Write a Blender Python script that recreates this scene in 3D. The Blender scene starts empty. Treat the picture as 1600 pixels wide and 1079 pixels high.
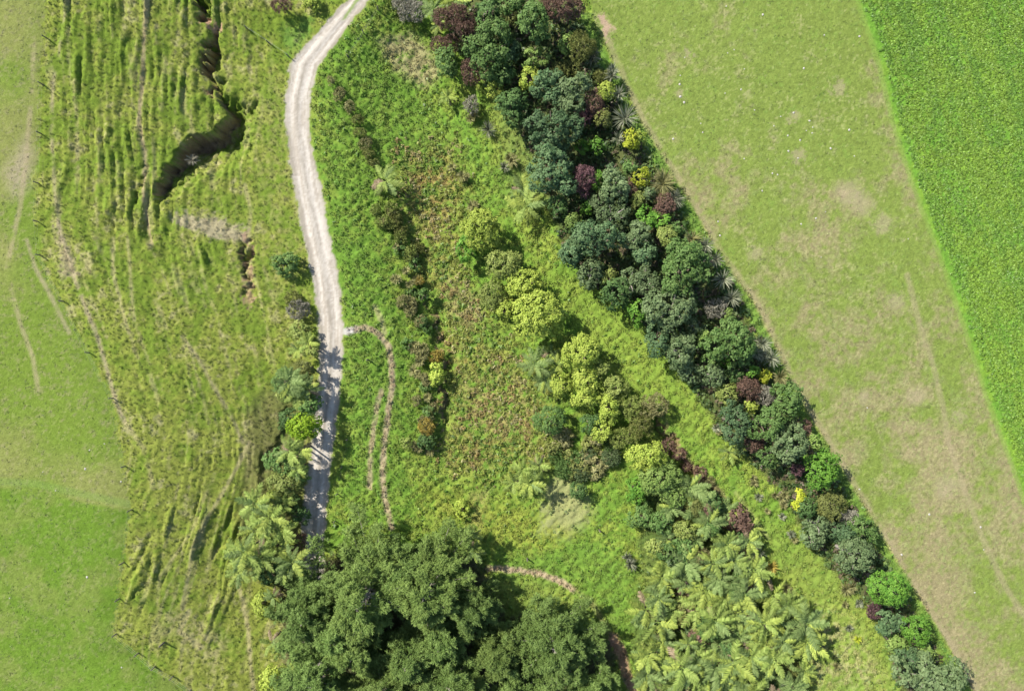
import bpy, math, random
import numpy as np
from mathutils import Vector

SC = bpy.context.scene
COL = SC.collection
PX = 0.08            # metres per photo pixel on level ground
HC = 85.0            # camera height above road level (m)

# ------------------------------------------------------------------ camera, sky, sun, exposure
cam_d = bpy.data.cameras.new("camera")
cam = bpy.data.objects.new("camera", cam_d)
COL.objects.link(cam)
cam.location = (0, 0, HC)
cam.rotation_euler = (0, 0, 0)
cam_d.sensor_width = 36.0
cam_d.lens = 36.0 * HC / (1600 * PX)
cam_d.clip_end = 3000
SC.camera = cam

SUN_EL = 45.0
SUN_AZ = -53.0       # degrees clockwise from +Y
world = bpy.data.worlds.new("World")
SC.world = world
world.use_nodes = True
wn = world.node_tree
bg = wn.nodes["Background"]
sky = wn.nodes.new("ShaderNodeTexSky")
sky.sky_type = 'NISHITA'
sky.sun_disc = False
sky.sun_elevation = math.radians(SUN_EL)
sky.sun_rotation = math.radians(SUN_AZ)
wn.links.new(sky.outputs[0], bg.inputs[0])
bg.inputs[1].default_value = 0.10

sun_d = bpy.data.lights.new("sun", 'SUN')
sun_d.energy = 4.2
sun_d.angle = math.radians(0.5)
sun_d.color = (1.0, 0.95, 0.87)
sun = bpy.data.objects.new("sun", sun_d)
COL.objects.link(sun)
ce = math.cos(math.radians(SUN_EL))
to_sun = Vector((math.sin(math.radians(SUN_AZ)) * ce, math.cos(math.radians(SUN_AZ)) * ce, math.sin(math.radians(SUN_EL))))
sun.rotation_euler = (-to_sun).to_track_quat('-Z', 'Y').to_euler()
sun.location = to_sun * 120

SC.view_settings.view_transform = 'Standard'
SC.view_settings.look = 'None'
SC.view_settings.gamma = 1.0
SC.view_settings.use_curve_mapping = False
SC.view_settings.exposure = 1.18
SC.render.engine = 'CYCLES'
SC.cycles.max_bounces = 6
SC.cycles.diffuse_bounces = 3
SC.cycles.transmission_bounces = 3

# ------------------------------------------------------------------ numpy helpers
def noise(x, y, seed):
    r = np.random.RandomState(seed)
    t = r.rand(256, 256).astype(np.float32)
    a = 0.5 + seed * 0.7
    xr = x * math.cos(a) - y * math.sin(a) + seed * 7.31
    yr = x * math.sin(a) + y * math.cos(a) + seed * 3.77
    ix = np.floor(xr).astype(np.int64); iy = np.floor(yr).astype(np.int64)
    fx = (xr - ix).astype(np.float32); fy = (yr - iy).astype(np.float32)
    fx = fx * fx * (3 - 2 * fx); fy = fy * fy * (3 - 2 * fy)
    ix &= 255; iy &= 255
    ix1 = (ix + 1) & 255; iy1 = (iy + 1) & 255
    return (t[ix, iy] * (1 - fx) + t[ix1, iy] * fx) * (1 - fy) + (t[ix, iy1] * (1 - fx) + t[ix1, iy1] * fx) * fy

def fbm(x, y, seed, octv=4, gain=0.5):
    s = 0; a = 1.0; n = 0
    for o in range(octv):
        s = s + a * noise(x * 2 ** o, y * 2 ** o, seed + o * 13)
        n += a; a *= gain
    return s / n

def axis_noise(x, y, seed):
    """value noise kept to the axes (for stretched, grain-like patterns)"""
    r = np.random.RandomState(seed)
    t = r.rand(256, 256).astype(np.float32)
    ix = np.floor(x).astype(np.int64); iy = np.floor(y).astype(np.int64)
    fx = (x - ix).astype(np.float32); fy = (y - iy).astype(np.float32)
    fx = fx * fx * (3 - 2 * fx); fy = fy * fy * (3 - 2 * fy)
    ix &= 255; iy &= 255
    ix1 = (ix + 1) & 255; iy1 = (iy + 1) & 255
    return (t[ix, iy] * (1 - fx) + t[ix1, iy] * fx) * (1 - fy) + (t[ix, iy1] * (1 - fx) + t[ix1, iy1] * fx) * fy

def sst(a, b, x):
    t = np.clip((x - a) / (b - a), 0, 1)
    return t * t * (3 - 2 * t)

def in_poly(u, v, poly):
    """signed distance to a polygon: negative inside"""
    inside = np.zeros(u.shape, bool)
    d = np.full(u.shape, 1e9, np.float32)
    n = len(poly)
    for i in range(n):
        x0, y0 = poly[i]; x1, y1 = poly[(i + 1) % n]
        ex, ey = x1 - x0, y1 - y0
        t = np.clip(((u - x0) * ex + (v - y0) * ey) / (ex * ex + ey * ey), 0, 1)
        d = np.minimum(d, (u - x0 - t * ex) ** 2 + (v - y0 - t * ey) ** 2)
        if y0 != y1:
            c = ((y0 > v) != (y1 > v)) & (u < (x1 - x0) * (v - y0) / (y1 - y0) + x0)
            inside ^= c
    d = np.sqrt(d)
    return np.where(inside, -d, d)

def line_dist(u, v, pts):
    """distance to a polyline, arc parameter (vertex index + t) and side (+ = picture right going down)"""
    d = np.full(u.shape, 1e12); k = np.zeros(u.shape); s = np.zeros(u.shape)
    for i in range(len(pts) - 1):
        x0, y0 = pts[i][:2]; x1, y1 = pts[i + 1][:2]
        ex, ey = x1 - x0, y1 - y0
        t = np.clip(((u - x0) * ex + (v - y0) * ey) / (ex * ex + ey * ey), 0, 1)
        dx = u - x0 - t * ex; dy = v - y0 - t * ey
        dd = dx * dx + dy * dy
        m = dd < d
        d = np.where(m, dd, d); k = np.where(m, i + t, k)
        s = np.where(m, ey * (u - x0) - ex * (v - y0), s)
    return np.sqrt(d), k, np.sign(s)

# ------------------------------------------------------------------ layout lines of the valley, in photo pixels at road level
FV = [-200, 50, 209, 290, 395, 470, 545, 620, 720, 800, 880, 950, 992, 1022, 1045, 1079, 1300]
FU = [72, 68, 58, 52, 57, 95, 135, 173, 192, 203, 190, 182, 178, 212, 240, 297, 560]
def fence_u(v): return np.interp(v, FV, FU)
PV = [-200, -50, 30, 90, 180, 260, 330, 400, 470, 530, 600, 665, 750, 850, 920, 1000, 1079, 1300]
PU = [860, 915, 932, 957, 1002, 1050, 1090, 1132, 1182, 1212, 1242, 1280, 1332, 1392, 1434, 1482, 1524, 1640]
def path_u(v): return np.interp(v, PV, PU)
CV = [-200, 0, 95, 190, 290, 395, 510, 620, 740, 790, 1079, 1300]
CU = [1290, 1345, 1378, 1400, 1432, 1472, 1512, 1547, 1592, 1608, 1715, 1800]
def crop_u(v): return np.interp(v, CV, CU)
RV = [-300, -60, 0, 50, 100, 150, 200, 250, 300, 360, 400, 450, 500, 560, 600, 660, 720, 760, 800, 860, 960, 1079, 1400]
RL = [800, 585, 541, 495, 453, 446, 447, 452, 461, 471, 480, 490, 497, 499, 497, 489, 483, 477, 472, 473, 474, 470, 440]
RR = [845, 622, 578, 538, 500, 485, 483, 492, 503, 514, 522, 531, 536, 536, 533, 526, 519, 514, 510, 507, 508, 505, 475]
def road_l(v): return np.interp(v, RV, RL)
def road_r(v): return np.interp(v, RV, RR)

def macro(x, y):
    u = 800 + x / PX; v = 539.5 - y / PX
    f = fence_u(v); rl = road_l(v)
    t = np.clip((u - f) / np.maximum(rl - 8 - f, 60), 0, 1)
    z = 6.0 * (1 - t * t * (3 - 2 * t))
    ax = np.interp(v, [-200, 100, 600, 800, 1079, 1300], [640, 660, 705, 790, 980, 1100])
    rr = road_r(v); pu = path_u(v)
    z = z - 2.6 * sst(0, 1, (u - rr - 6) / np.maximum(ax - rr, 80)) * (u > rr)
    z = z + 4.0 * sst(0, 1, (u - ax) / np.maximum(pu - ax, 120)) * (u > ax)
    z = z + 0.5 * (fbm(u / 260, v / 260, 5, 2) - 0.5)
    far = np.maximum(np.abs(u - 800) - 900, np.abs(v - 540) - 650)
    return np.where(far > 0, z * np.exp(-np.maximum(far, 0) / 800), z)

def project(x, y, z):
    k = HC / (HC - z) / PX
    return 800 + x * k, 539.5 - y * k

# ------------------------------------------------------------------ the ground sheet: heights
DX = 0.18
gx = np.arange(-71.1, 71.11, DX); gy = np.arange(-50.4, 50.41, DX)
NX0, NY0 = len(gx), len(gy)
outs = np.cumsum(0.4 * 1.33 ** np.arange(19))
XS = np.concatenate([gx[0] - outs[::-1], gx, gx[-1] + outs])
YS = np.concatenate([gy[0] - outs[::-1], gy, gy[-1] + outs])
OFF = len(outs)
X, Y = np.meshgrid(XS, YS)
ZM = macro(X, Y)
U, V = project(X, Y, ZM)
SH = U.shape

fu = fence_u(V); pu = path_u(V); cu = crop_u(V)
wob = (fbm(U / 9, V / 9, 21, 3) - 0.5)
wob2 = fbm(U / 3.2, V / 3.2, 22, 2) - 0.5
rl = road_l(V) + wob * 9 + wob2 * 4; rr = road_r(V) + wob * 9 - wob2 * 4
on_road = (U > rl) & (U < rr)
road_in = np.minimum(U - rl, rr - U)                # >0 inside
left_pad = U < fu + wob * 10 + 16 * (fbm(U / 3.5, V / 3.5, 23, 2) - 0.5)
hill = (~left_pad) & (U < rl)
dry = (U > pu - 4 + wob * 5) & (U < cu + wob * 3 - 3)
crop = U >= cu + wob * 3 - 3
valley = (U > rr) & ~dry & ~crop
inner = (np.abs(U - 800) < 960) & (np.abs(V - 540) < 700)

# contour coordinate for the sheep tracks
shift = np.interp(V, [-100, 360, 680, 730, 1000, 1200], [0, 0, 118, 112, 20, 0])
cc = U - shift * (1 - 0.25 * sst(200, 420, U)) + 14 * (fbm(U / 90, V / 110, 31, 2) - 0.5)
def steps(per, seed):
    ph = cc / per + 2.2 * (noise(U / 60, V / 130, seed) - 0.5) + 0.5 * (noise(U / 14, V / 22, seed + 5) - 0.5)
    fr = ph - np.floor(ph)
    idn = axis_noise(np.floor(ph) * 1.0 + 0.5, V / 75.0, seed + 3)
    prof = np.where(fr < 0.72, fr / 0.72, (1 - fr) / 0.28)
    return prof * sst(0.35, 0.75, idn)
tmask = np.maximum(sst(70, 20, np.abs(U - 215) - 130) * sst(480, 380, V),
                   sst(40, 10, np.abs(U - (300 - (V - 800) * 0.12)) - 85) * sst(680, 720, V) * sst(985, 930, V))
tmask = np.maximum(tmask, 0.28) * hill * sst(0, 40, U - fu) * sst(0, 35, rl - U)
g_m = fbm(U / 45, V / 70, 93, 2)
terr = steps(18, 41) * 0.36 + steps(10, 47) * 0.20
cut = axis_noise(cc / 9.0, V / 60.0, 91)
furrow = sst(0.70, 0.9, cut) * 0.30 * sst(0.35, 0.6, g_m)

Z = ZM.copy()
low_slope = sst(40, 10, np.abs(U - (330 - (V - 800) * 0.35)) - 70) * sst(680, 730, V) * sst(985, 900, V) * hill
tmask = tmask * (1 + 0.4 * low_slope)
Z += (terr * (0.35 + 1.1 * sst(0.3, 0.7, g_m)) - furrow) * tmask
rough = hill * 0.17 + valley * 0.20 + left_pad * 0.035 + dry * 0.05 + crop * 0.10
rough = rough * (1 - sst(-6, 4, road_in))
n_f = fbm(U / 5.0, V / 5.0, 51, 3) - 0.5
n_m = fbm(U / 16.0, V / 16.0, 52, 3) - 0.5
a1 = (U + V) * 0.7071; a2 = (U - V) * 0.7071
lay = axis_noise(a1 / 5.0, a2 / 13.0, 61) - 0.5          # long grass lying over
n_x = (np.random.RandomState(3).rand(*SH) - 0.5)
Z += rough * (n_f * 1.3 + n_m * 1.2 + n_x * 0.55) + valley * sst(8, 30, -road_in) * lay * 0.26
# slips: sharp upper edge, gentle lower side  (u, v, drop, run)
SLIPS = [
    [(294, -40, 2.2, 22), (298, -5, 2.4, 24), (308, 14, 2.2, 24), (318, 30, 1.2, 16), (322, 38, 0.2, 8)],
    [(332, 48, 0.8, 14), (320, 66, 2.3, 30), (316, 92, 2.4, 30), (319, 116, 1.9, 24), (330, 138, 1.0, 14), (345, 160, 1.4, 22),
     (352, 180, 2.9, 46), (338, 202, 3.2, 60), (310, 210, 3.2, 64), (285, 224, 3.2, 55), (272, 246, 3.0, 46), (257, 268, 2.6, 40),
     (241, 298, 2.0, 30), (236, 312, 0.3, 10)],
    [(374, 372, 0.5, 8), (379, 385, 1.1, 14), (378, 410, 1.1, 14), (384, 440, 0.9, 12), (387, 470, 0.3, 8)],
    [(225, 255, 0.4, 8), (217, 285, 0.8, 11), (214, 312, 0.5, 8)],
    [(452, 628, 0.3, 20), (447, 642, 0.7, 30), (438, 664, 0.74, 34), (430, 690, 0.74, 34), (412, 706, 0.5, 30), (400, 730, 0.2, 20)],
    [(1012, 628, 0.5, 20), (1040, 668, 1.3, 24), (1068, 712, 1.5, 26), (1108, 752, 1.2, 26), (1136, 800, 1.5, 26), (1160, 850, 1.3, 24), (1168, 890, 0.4, 20)],
    [(628, 330, 0.2, 20), (655, 430, 0.6, 24), (683, 540, 0.9, 24), (690, 600, 1.0, 24), (688, 650, 0.8, 24), (676, 705, 0.3, 18)],
]
bare = np.zeros(SH)
g2_ = fbm(U / 24.0, V / 24.0, 57, 2)
for si, sl in enumerate(SLIPS):
    us = [p[0] for p in sl]; vs = [p[1] for p in sl]
    m = (U > min(us) - 110) & (U < max(us) + 110) & (V > min(vs) - 110) & (V < max(vs) + 110)
    uu = U[m] + wob[m] * 20 + n_m[m] * 26; vv = V[m] + n_f[m] * 12 - n_m[m] * 24
    d, k, s = line_dist(uu, vv, sl)
    D = np.interp(k, range(len(sl)), [p[2] for p in sl]); L = np.interp(k, range(len(sl)), [p[3] for p in sl])
    if si == 5: s = -s
    ends = (k > 0.001) & (k < len(sl) - 1.001)
    sd = d * s
    L = L * 1.25; D = D * (0.6 + 0.75 * g2_[m])
    prof = sst(-1.2, 2.2, sd) * (1 - sst(0.12, 1.0, sd / L)) * np.where(ends, 1, np.clip(1 - d / 14, 0, 1))
    Z[m] -= D * prof
    bare[m] = np.maximum(bare[m], sst(-3, 1, sd) * (1 - sst(0.08, 0.22, sd / L)) * (D > 0.75) * (prof > 0.02))
Z += bare * (n_f * 0.7 + n_x * 0.25)
# road bed: crowned with two worn wheel lines
rc = (road_l(V) + road_r(V)) * 0.5; rw = np.maximum(road_r(V) - road_l(V), 20)
rt = (U - rc) / rw
rb = sst(-8, 6, road_in)
Z = Z * (1 - rb) + rb * (ZM - 0.02 + 0.03 * np.cos(rt * 12.0) + 0.035 * n_f)

# ------------------------------------------------------------------ the ground sheet: colours of turf, straw, soil and gravel
C = np.zeros(SH + (3,), np.float32)
def paint(mask, col):
    global C
    mk = np.clip(mask, 0, 1)[..., None].astype(np.float32)
    C = C * (1 - mk) + mk * np.array(col, np.float32)
def mixc(a, b, t):
    t = np.clip(t, 0, 1)[..., None]
    return np.array(a, np.float32) * (1 - t) + np.array(b, np.float32) * t
g1 = fbm(U / 2.6, V / 2.6, 71, 2)        # blade-scale
g2 = fbm(U / 7.0, V / 7.0, 72, 3)
g3 = fbm(U / 30.0, V / 30.0, 73, 3)
g4 = fbm(U / 110.0, V / 110.0, 74, 3)
gs = axis_noise(cc / 5.0, V / 55.0, 75)   # along the slope contours
gs2 = axis_noise(cc / 11.0, V / 120.0, 76)
def spec(x, lo, hi): return sst(lo, hi, x)

GREEN = (0.095, 0.175, 0.028); DGREEN = (0.055, 0.125, 0.022); YGREEN = (0.20, 0.245, 0.045)
STRAW = (0.30, 0.265, 0.13); TAN = (0.27, 0.22, 0.135); SOIL = (0.235, 0.150, 0.095); OLIVE = (0.17, 0.18, 0.06)
# left paddock
lp = mixc((0.108, 0.158, 0.024), (0.150, 0.168, 0.046), spec(g4 + 0.25 * (1 - V / 800.0), 0.42, 0.75))
lp = lp * (1 - 0) ; 
low = sst(-5, 5, V - np.interp(U, [0, 60, 120, 205], [762, 768, 783, 797]))
lp = lp * (1 - low[..., None]) + mixc((0.088, 0.150, 0.018), (0.115, 0.158, 0.030), spec(g3, 0.35, 0.7)) * low[..., None]
brk = spec(g1 * 0.5 + g2 * 0.5, 0.52, 0.72)
lp = lp * (1 - 0.55 * brk[..., None] * (1 - 0.3 * low[..., None])) + 0.55 * brk[..., None] * (1 - 0.3 * low[..., None]) * np.array((0.165, 0.150, 0.075), np.float32)
lp *= (0.72 + 0.56 * g1)[..., None]
edge_strip = sst(9, 3, np.abs(V - np.interp(U, [0, 60, 120, 205], [752, 756, 770, 788]))) * (U < 215)
lp = lp * (1 - 0.5 * edge_strip[..., None]) + 0.5 * edge_strip[..., None] * np.array((0.12, 0.185, 0.042), np.float32)
# hillside
hl = mixc((0.112, 0.163, 0.022), (0.178, 0.204, 0.038), spec(g3 * 0.6 + g2 * 0.4 + 0.1 * sst(480, 700, V), 0.36, 0.66))
hs = spec(gs * 0.5 + gs2 * 0.25 + g2 * 0.35, 0.62, 0.85) * sst(4, 60, rl - U)
hl = hl * (1 - 0.42 * hs[..., None]) + 0.42 * hs[..., None] * np.array(STRAW, np.float32)
st2 = spec(g2 * 0.6 + g3 * 0.5, 0.66, 0.82)
hl = hl * (1 - 0.55 * st2[..., None]) + 0.55 * st2[..., None] * np.array((0.29, 0.265, 0.135), np.float32)
hl *= (0.74 + 0.52 * g1)[..., None]
# valley
vl = mixc((0.098, 0.175, 0.024), (0.165, 0.218, 0.036), spec(g3 * 0.5 + g2 * 0.5, 0.34, 0.66))
vl *= (0.72 + 0.56 * g1)[..., None]
# dry paddock
dtop = sst(420, 60, V)
dp = mixc((0.122, 0.162, 0.034), (0.190, 0.166, 0.084), spec(g4 * 0.4 + g3 * 0.35 + g2 * 0.4 - 0.12 * dtop + 0.13 * sst(400, 1000, V) + 0.08 * sst(60, 20, cu - U), 0.50, 0.80))
dgn = spec(g2 * 0.7 + g1 * 0.35, 0.57, 0.72)
dp = dp * (1 - 0.5 * dgn[..., None]) + 0.5 * dgn[..., None] * np.array((0.100, 0.165, 0.028), np.float32)
dst = spec(g1 * 0.6 + g2 * 0.2 + g3 * 0.3, 0.62, 0.8)
dp = dp * (1 - 0.55 * dst[..., None] * 0.8) + 0.44 * dst[..., None] * np.array((0.225, 0.19, 0.105), np.float32)
dp *= (0.71 + 0.70 * g1)[..., None]
# crop ground
cp = mixc((0.100, 0.205, 0.026), (0.135, 0.230, 0.028), spec(g3 * 0.7 + g2 * 0.4, 0.42, 0.68)) * (0.6 + 0.7 * g1)[..., None]
for m, c in ((left_pad, lp), (hill, hl), (valley, vl), (dry, dp), (crop, cp), (on_road, vl)):
    C = np.where(m[..., None], c, C)

jit = (g2 - 0.5) * 26 + (g1 - 0.5) * 12
def patch(poly, col, amt=0.8, soft=10, thr=None):
    d = in_poly(U, V, poly) + jit
    mk = sst(soft, -soft, d) * amt
    if thr is not None: mk = mk * spec(g2 * 0.6 + g1 * 0.4, thr - 0.1, thr + 0.12)
    paint(mk * ~on_road, col)
def trail(pts, w, col, amt=0.8, gaps=0.0, where=None):
    us = [p[0] for p in pts]; vs = [p[1] for p in pts]
    m = (U > min(us) - 40) & (U < max(us) + 40) & (V > min(vs) - 40) & (V < max(vs) + 40)
    d, k, s = line_dist(U[m], V[m], pts)
    mk = np.zeros(SH); mk[m] = sst(w + 2, w - 2, d + jit[m] * 0.16) * amt
    if gaps: mk *= spec(g3 * 0.6 + g2 * 0.4, gaps - 0.12, gaps + 0.12)
    paint(mk * (0.75 + 0.5 * g1), col)
    return mk
VG = (0.075, 0.17, 0.025)
# valley patches
patch([(495, 90), (560, 60), (640, 130), (740, 190), (800, 300), (790, 330), (700, 250), (610, 240), (560, 330), (600, 420), (640, 520), (640, 800), (540, 800), (545, 560), (520, 380)], (0.098, 0.185, 0.025), 0.5, 20)
patch([(622, 240), (700, 225), (735, 300), (715, 420), (765, 520), (850, 600), (862, 690), (820, 750), (700, 720), (695, 600), (690, 480), (640, 400)], (0.185, 0.175, 0.052), 0.5, 34, 0.45)
patch([(622, 240), (700, 225), (735, 300), (715, 420), (765, 520), (850, 600), (862, 690), (820, 750), (700, 720), (695, 600), (690, 480), (640, 400)], (0.225, 0.145, 0.055), 0.4, 34, 0.60)
patch([(640, 250), (700, 235), (722, 300), (690, 360), (640, 330)], (0.235, 0.155, 0.06), 0.5, 14, 0.5)
patch([(690, 420), (760, 470), (740, 520), (700, 500)], (0.25, 0.21, 0.10), 0.5, 14, 0.46)
patch([(720, 590), (800, 570), (850, 640), (790, 690), (720, 660)], (0.245, 0.205, 0.085), 0.5, 16, 0.5)
patch([(690, 690), (760, 680), (770, 730), (700, 740)], (0.22, 0.15, 0.06), 0.45, 12, 0.5)
patch([(735, 770), (765, 765), (750, 850), (725, 850)], (0.27, 0.215, 0.10), 0.6, 8, 0.42)
patch([(590, 62), (640, 52), (672, 75), (690, 115), (665, 140), (610, 105)], (0.27, 0.23, 0.12), 0.75, 10, 0.36)
patch([(852, 752), (880, 734), (905, 760), (925, 800), (890, 838), (846, 828)], (0.215, 0.215, 0.095), 0.8, 14)
patch([(645, 745), (750, 775), (850, 800), (905, 840), (830, 868), (760, 845), (660, 800)], (0.19, 0.215, 0.035), 0.6, 18, 0.4)
patch([(765, 870), (850, 860), (940, 840), (990, 900), (990, 1010), (960, 1000), (900, 920), (800, 900)], (0.100, 0.178, 0.027), 0.7, 18)
patch([(770, 905), (850, 905), (920, 950), (900, 1000), (780, 950)], (0.145, 0.19, 0.042), 0.55, 14)
patch([(850, 420), (960, 470), (1090, 600), (1130, 700), (1080, 690), (1000, 610), (930, 540)], (0.145, 0.205, 0.032), 0.6, 16)
patch([(1150, 780), (1250, 840), (1330, 900), (1420, 1079), (1270, 1079), (1240, 930), (1190, 870)], (0.160, 0.205, 0.042), 0.6, 20)
patch([(1240, 930), (1330, 960), (1400, 1079), (1270, 1079)], (0.28, 0.25, 0.13), 0.55, 14, 0.52)
patch([(1040, 730), (1160, 740), (1260, 860), (1220, 880), (1160, 800)], (0.11, 0.190, 0.028), 0.5, 18)
patch([(760, 100), (900, 100), (900, 330), (800, 330)], (0.11, 0.14, 0.04), 0.6, 20)
# litter under the hedge of trees
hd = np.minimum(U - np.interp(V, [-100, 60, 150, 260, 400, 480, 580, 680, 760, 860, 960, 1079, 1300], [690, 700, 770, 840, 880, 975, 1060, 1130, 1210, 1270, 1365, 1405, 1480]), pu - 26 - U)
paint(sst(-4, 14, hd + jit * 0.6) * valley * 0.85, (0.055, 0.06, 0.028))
paint(sst(12, 6, np.abs(pu - 17 - U + jit * 0.25)) * (V > 20) * 0.75, (0.098, 0.175, 0.033))
# pine floor and fern floor
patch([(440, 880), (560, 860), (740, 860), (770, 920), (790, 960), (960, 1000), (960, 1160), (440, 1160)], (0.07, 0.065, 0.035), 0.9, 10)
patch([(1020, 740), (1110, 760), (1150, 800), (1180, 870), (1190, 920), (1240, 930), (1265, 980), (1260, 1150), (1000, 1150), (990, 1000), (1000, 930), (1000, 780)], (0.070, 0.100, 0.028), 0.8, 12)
patch([(385, 640), (470, 560), (496, 600), (470, 860), (440, 920), (370, 880)], (0.09, 0.085, 0.04), 0.6, 12)
# hillside patches
patch([(40, 215), (52, 240), (45, 290), (20, 310), (5, 270)], (0.25, 0.21, 0.14), 0.75, 14, 0.36)
patch([(270, 335), (330, 338), (385, 362), (380, 378), (330, 372), (280, 350)], (0.29, 0.245, 0.16), 0.8, 6)
patch([(85, 345), (110, 400), (125, 430), (95, 430)], TAN, 0.7, 6)
patch([(130, 395), (150, 395), (145, 428), (132, 425)], STRAW, 0.7, 6)
patch([(255, 955), (300, 950), (360, 1000), (340, 1060), (280, 1010)], STRAW, 0.55, 12, 0.48)
patch([(395, 150), (450, 100), (470, 260), (480, 420), (480, 520), (420, 500), (400, 330)], (0.175, 0.175, 0.06), 0.5, 16, 0.5)
patch([(440, 45), (490, 20), (480, 70), (450, 85)], (0.085, 0.17, 0.03), 0.7, 12)
patch([(936, 25), (948, 40), (958, 48), (950, 64), (942, 58)], (0.29, 0.21, 0.145), 0.95, 4)
# bare clay on the slips
paint(bare * 0.85 * (hill | valley), SOIL)
patch([(316, 26), (330, 30), (344, 42), (336, 50), (322, 38)], (0.32, 0.20, 0.13), 0.9, 3)
patch([(382, 365), (392, 372), (392, 400), (396, 470), (388, 485), (384, 440), (386, 400)], (0.28, 0.175, 0.12), 0.7, 4)
# foot tracks and wheel tracks
TR = (0.27, 0.225, 0.14)
trail([(234, -30), (233, 0), (226, 60), (222, 130), (218, 190), (227, 240), (226, 290), (230, 350), (237, 382)], 2.8, (0.30, 0.235, 0.14), 0.75, 0.22)
trail([(110, -20), (98, 60), (83, 130), (80, 200), (86, 290), (92, 350)], 2.6, TR, 0.6, 0.42)
trail([(130, 60), (118, 130), (122, 260)], 2.6, STRAW, 0.6, 0.45)
trail([(92, 350), (112, 420), (130, 470), (150, 520), (168, 580), (182, 628), (195, 660)], 3.4, TR, 0.75, 0.34)
trail([(42, 375), (56, 420), (78, 460), (98, 500), (108, 520)], 3.0, TR, 0.6, 0.36)
trail([(53, 60), (51, 130), (44, 210), (40, 260), (30, 330), (10, 420), (30, 500), (52, 560), (60, 610)], 3.6, TAN, 0.5, 0.42)
trail([(176, 372), (178, 430), (190, 480), (202, 520)], 2.6, STRAW, 0.7)
trail([(200, 370), (204, 430), (210, 500)], 2.2, STRAW, 0.6)
trail([(285, 525), (310, 560), (335, 605), (362, 650), (380, 690)], 2.6, TR, 0.6, 0.40)
trail([(195, 660), (225, 700), (240, 760)], 4, STRAW, 0.6, 0.45)
trail([(390, 690), (365, 740), (330, 800), (305, 850), (293, 910), (285, 950)], 2.8, STRAW, 0.7)
trail([(335, 740), (300, 830), (250, 900), (245, 950)], 2.4, STRAW, 0.55, 0.42)
trail([(368, 895), (378, 930), (388, 985), (392, 1040), (396, 1079)], 3.2, STRAW, 0.8)
trail([(295, 955), (280, 985), (315, 1010)], 4, STRAW, 0.7)
trail([(383, 290), (392, 330), (388, 370)], 3, STRAW, 0.6, 0.4)
trail([(540, 518), (556, 514)], 5, (0.36, 0.34, 0.31), 0.95)
trail([(556, 514), (570, 511), (592, 521), (607, 540), (612, 572), (613, 602), (608, 635), (604, 665), (600, 700), (597, 740), (602, 780), (612, 824)], 4.4, (0.29, 0.225, 0.145), 0.85, 0.28)
trail([(596, 610), (588, 640), (584, 670), (580, 700), (577, 760)], 4.2, (0.29, 0.225, 0.145), 0.75, 0.40)
trail([(586, 480), (596, 500), (600, 520)], 4, (0.34, 0.29, 0.16), 0.5)
trail([(764, 888), (800, 889), (840, 894), (870, 904), (895, 919)], 4.6, (0.30, 0.235, 0.15), 0.9)
trail([(895, 919), (922, 938), (945, 975), (962, 1005)], 5, (0.24, 0.21, 0.10), 0.4, 0.45)
trail([(958, 995), (972, 1022), (978, 1050), (995, 1090)], 8, (0.27, 0.17, 0.11), 0.85)
trail([(950, 60), (962, 92), (1002, 182), (1050, 262), (1092, 332), (1132, 402), (1182, 472), (1212, 532), (1243, 602), (1282, 667), (1332, 752), (1392, 852), (1434, 922), (1484, 1002), (1530, 1085)], 5.0, (0.235, 0.20, 0.115), 0.55, 0.36)
trail([(1418, 430), (1438, 510), (1458, 570), (1474, 640), (1482, 690), (1502, 750), (1534, 838), (1570, 915), (1610, 975)], 4.5, (0.235, 0.20, 0.115), 0.5, 0.22)
trail([(1150, 770), (1200, 840)], 3, STRAW, 0.3)
for (a, b, rr_) in ((1325, 300, 26), (1345, 320, 24), (1310, 140, 16), (1380, 350, 22), (1430, 620, 20), (1180, 395, 16), (1063, 145, 10), (1075, 85, 9), (1240, 180, 12), (1245, 245, 14), (1400, 470, 18), (1500, 650, 16), (1440, 1000, 30), (1480, 760, 26), (1350, 620, 14)):
    paint(sst(rr_, rr_ * 0.3, np.hypot(U - a, V - b) + jit * 0.9) * 0.5 * dry, (0.255, 0.21, 0.135))
# stream litter
trail([(1035, 655), (1055, 700), (1085, 735), (1125, 770), (1140, 800)], 6, (0.15, 0.10, 0.065), 0.65, 0.40)
# bright uncut strip beside the crop
cs = sst(6.5, 2.5, np.abs(U - (cu - 5) + jit * 0.2))
paint(cs * (V > -300) * 0.65, (0.140, 0.220, 0.038))
# gravel road
rstreak = axis_noise(rt * 11.0, V / 60.0, 97) * 0.6 + axis_noise(rt * 22.0, V / 26.0, 98) * 0.4
gv = mixc((0.290, 0.256, 0.208), (0.400, 0.364, 0.310), spec(rstreak * 0.75 + g1 * 0.25, 0.3, 0.66))
wheel = np.exp(-((np.abs(rt) - 0.22) / 0.10) ** 2)
gv = gv * (0.86 + 0.24 * wheel[..., None]) * (0.88 + 0.24 * g1)[..., None]
edge_t = sst(9, 1, road_in)
gv = gv * (1 - 0.45 * edge_t[..., None]) + 0.45 * edge_t[..., None] * np.array((0.235, 0.205, 0.145), np.float32)
cen = np.exp(-(rt / 0.05) ** 2) * spec(g3 * 0.5 + g2 * 0.5, 0.34, 0.6)
gv = gv * (1 - 0.5 * cen[..., None]) + 0.5 * cen[..., None] * np.array((0.19, 0.17, 0.13), np.float32)
C = C * (1 - sst(-1.5, 2.0, road_in)[..., None]) + gv * sst(-1.5, 2.0, road_in)[..., None]
med = sst(2, -2, in_poly(U, V, [(534, 32), (545, 14), (555, 0), (585, -40), (592, -40), (560, 2), (551, 14), (540, 30)]) + jit * 0.12)
paint(med * 0.85, (0.15, 0.21, 0.05))
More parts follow.
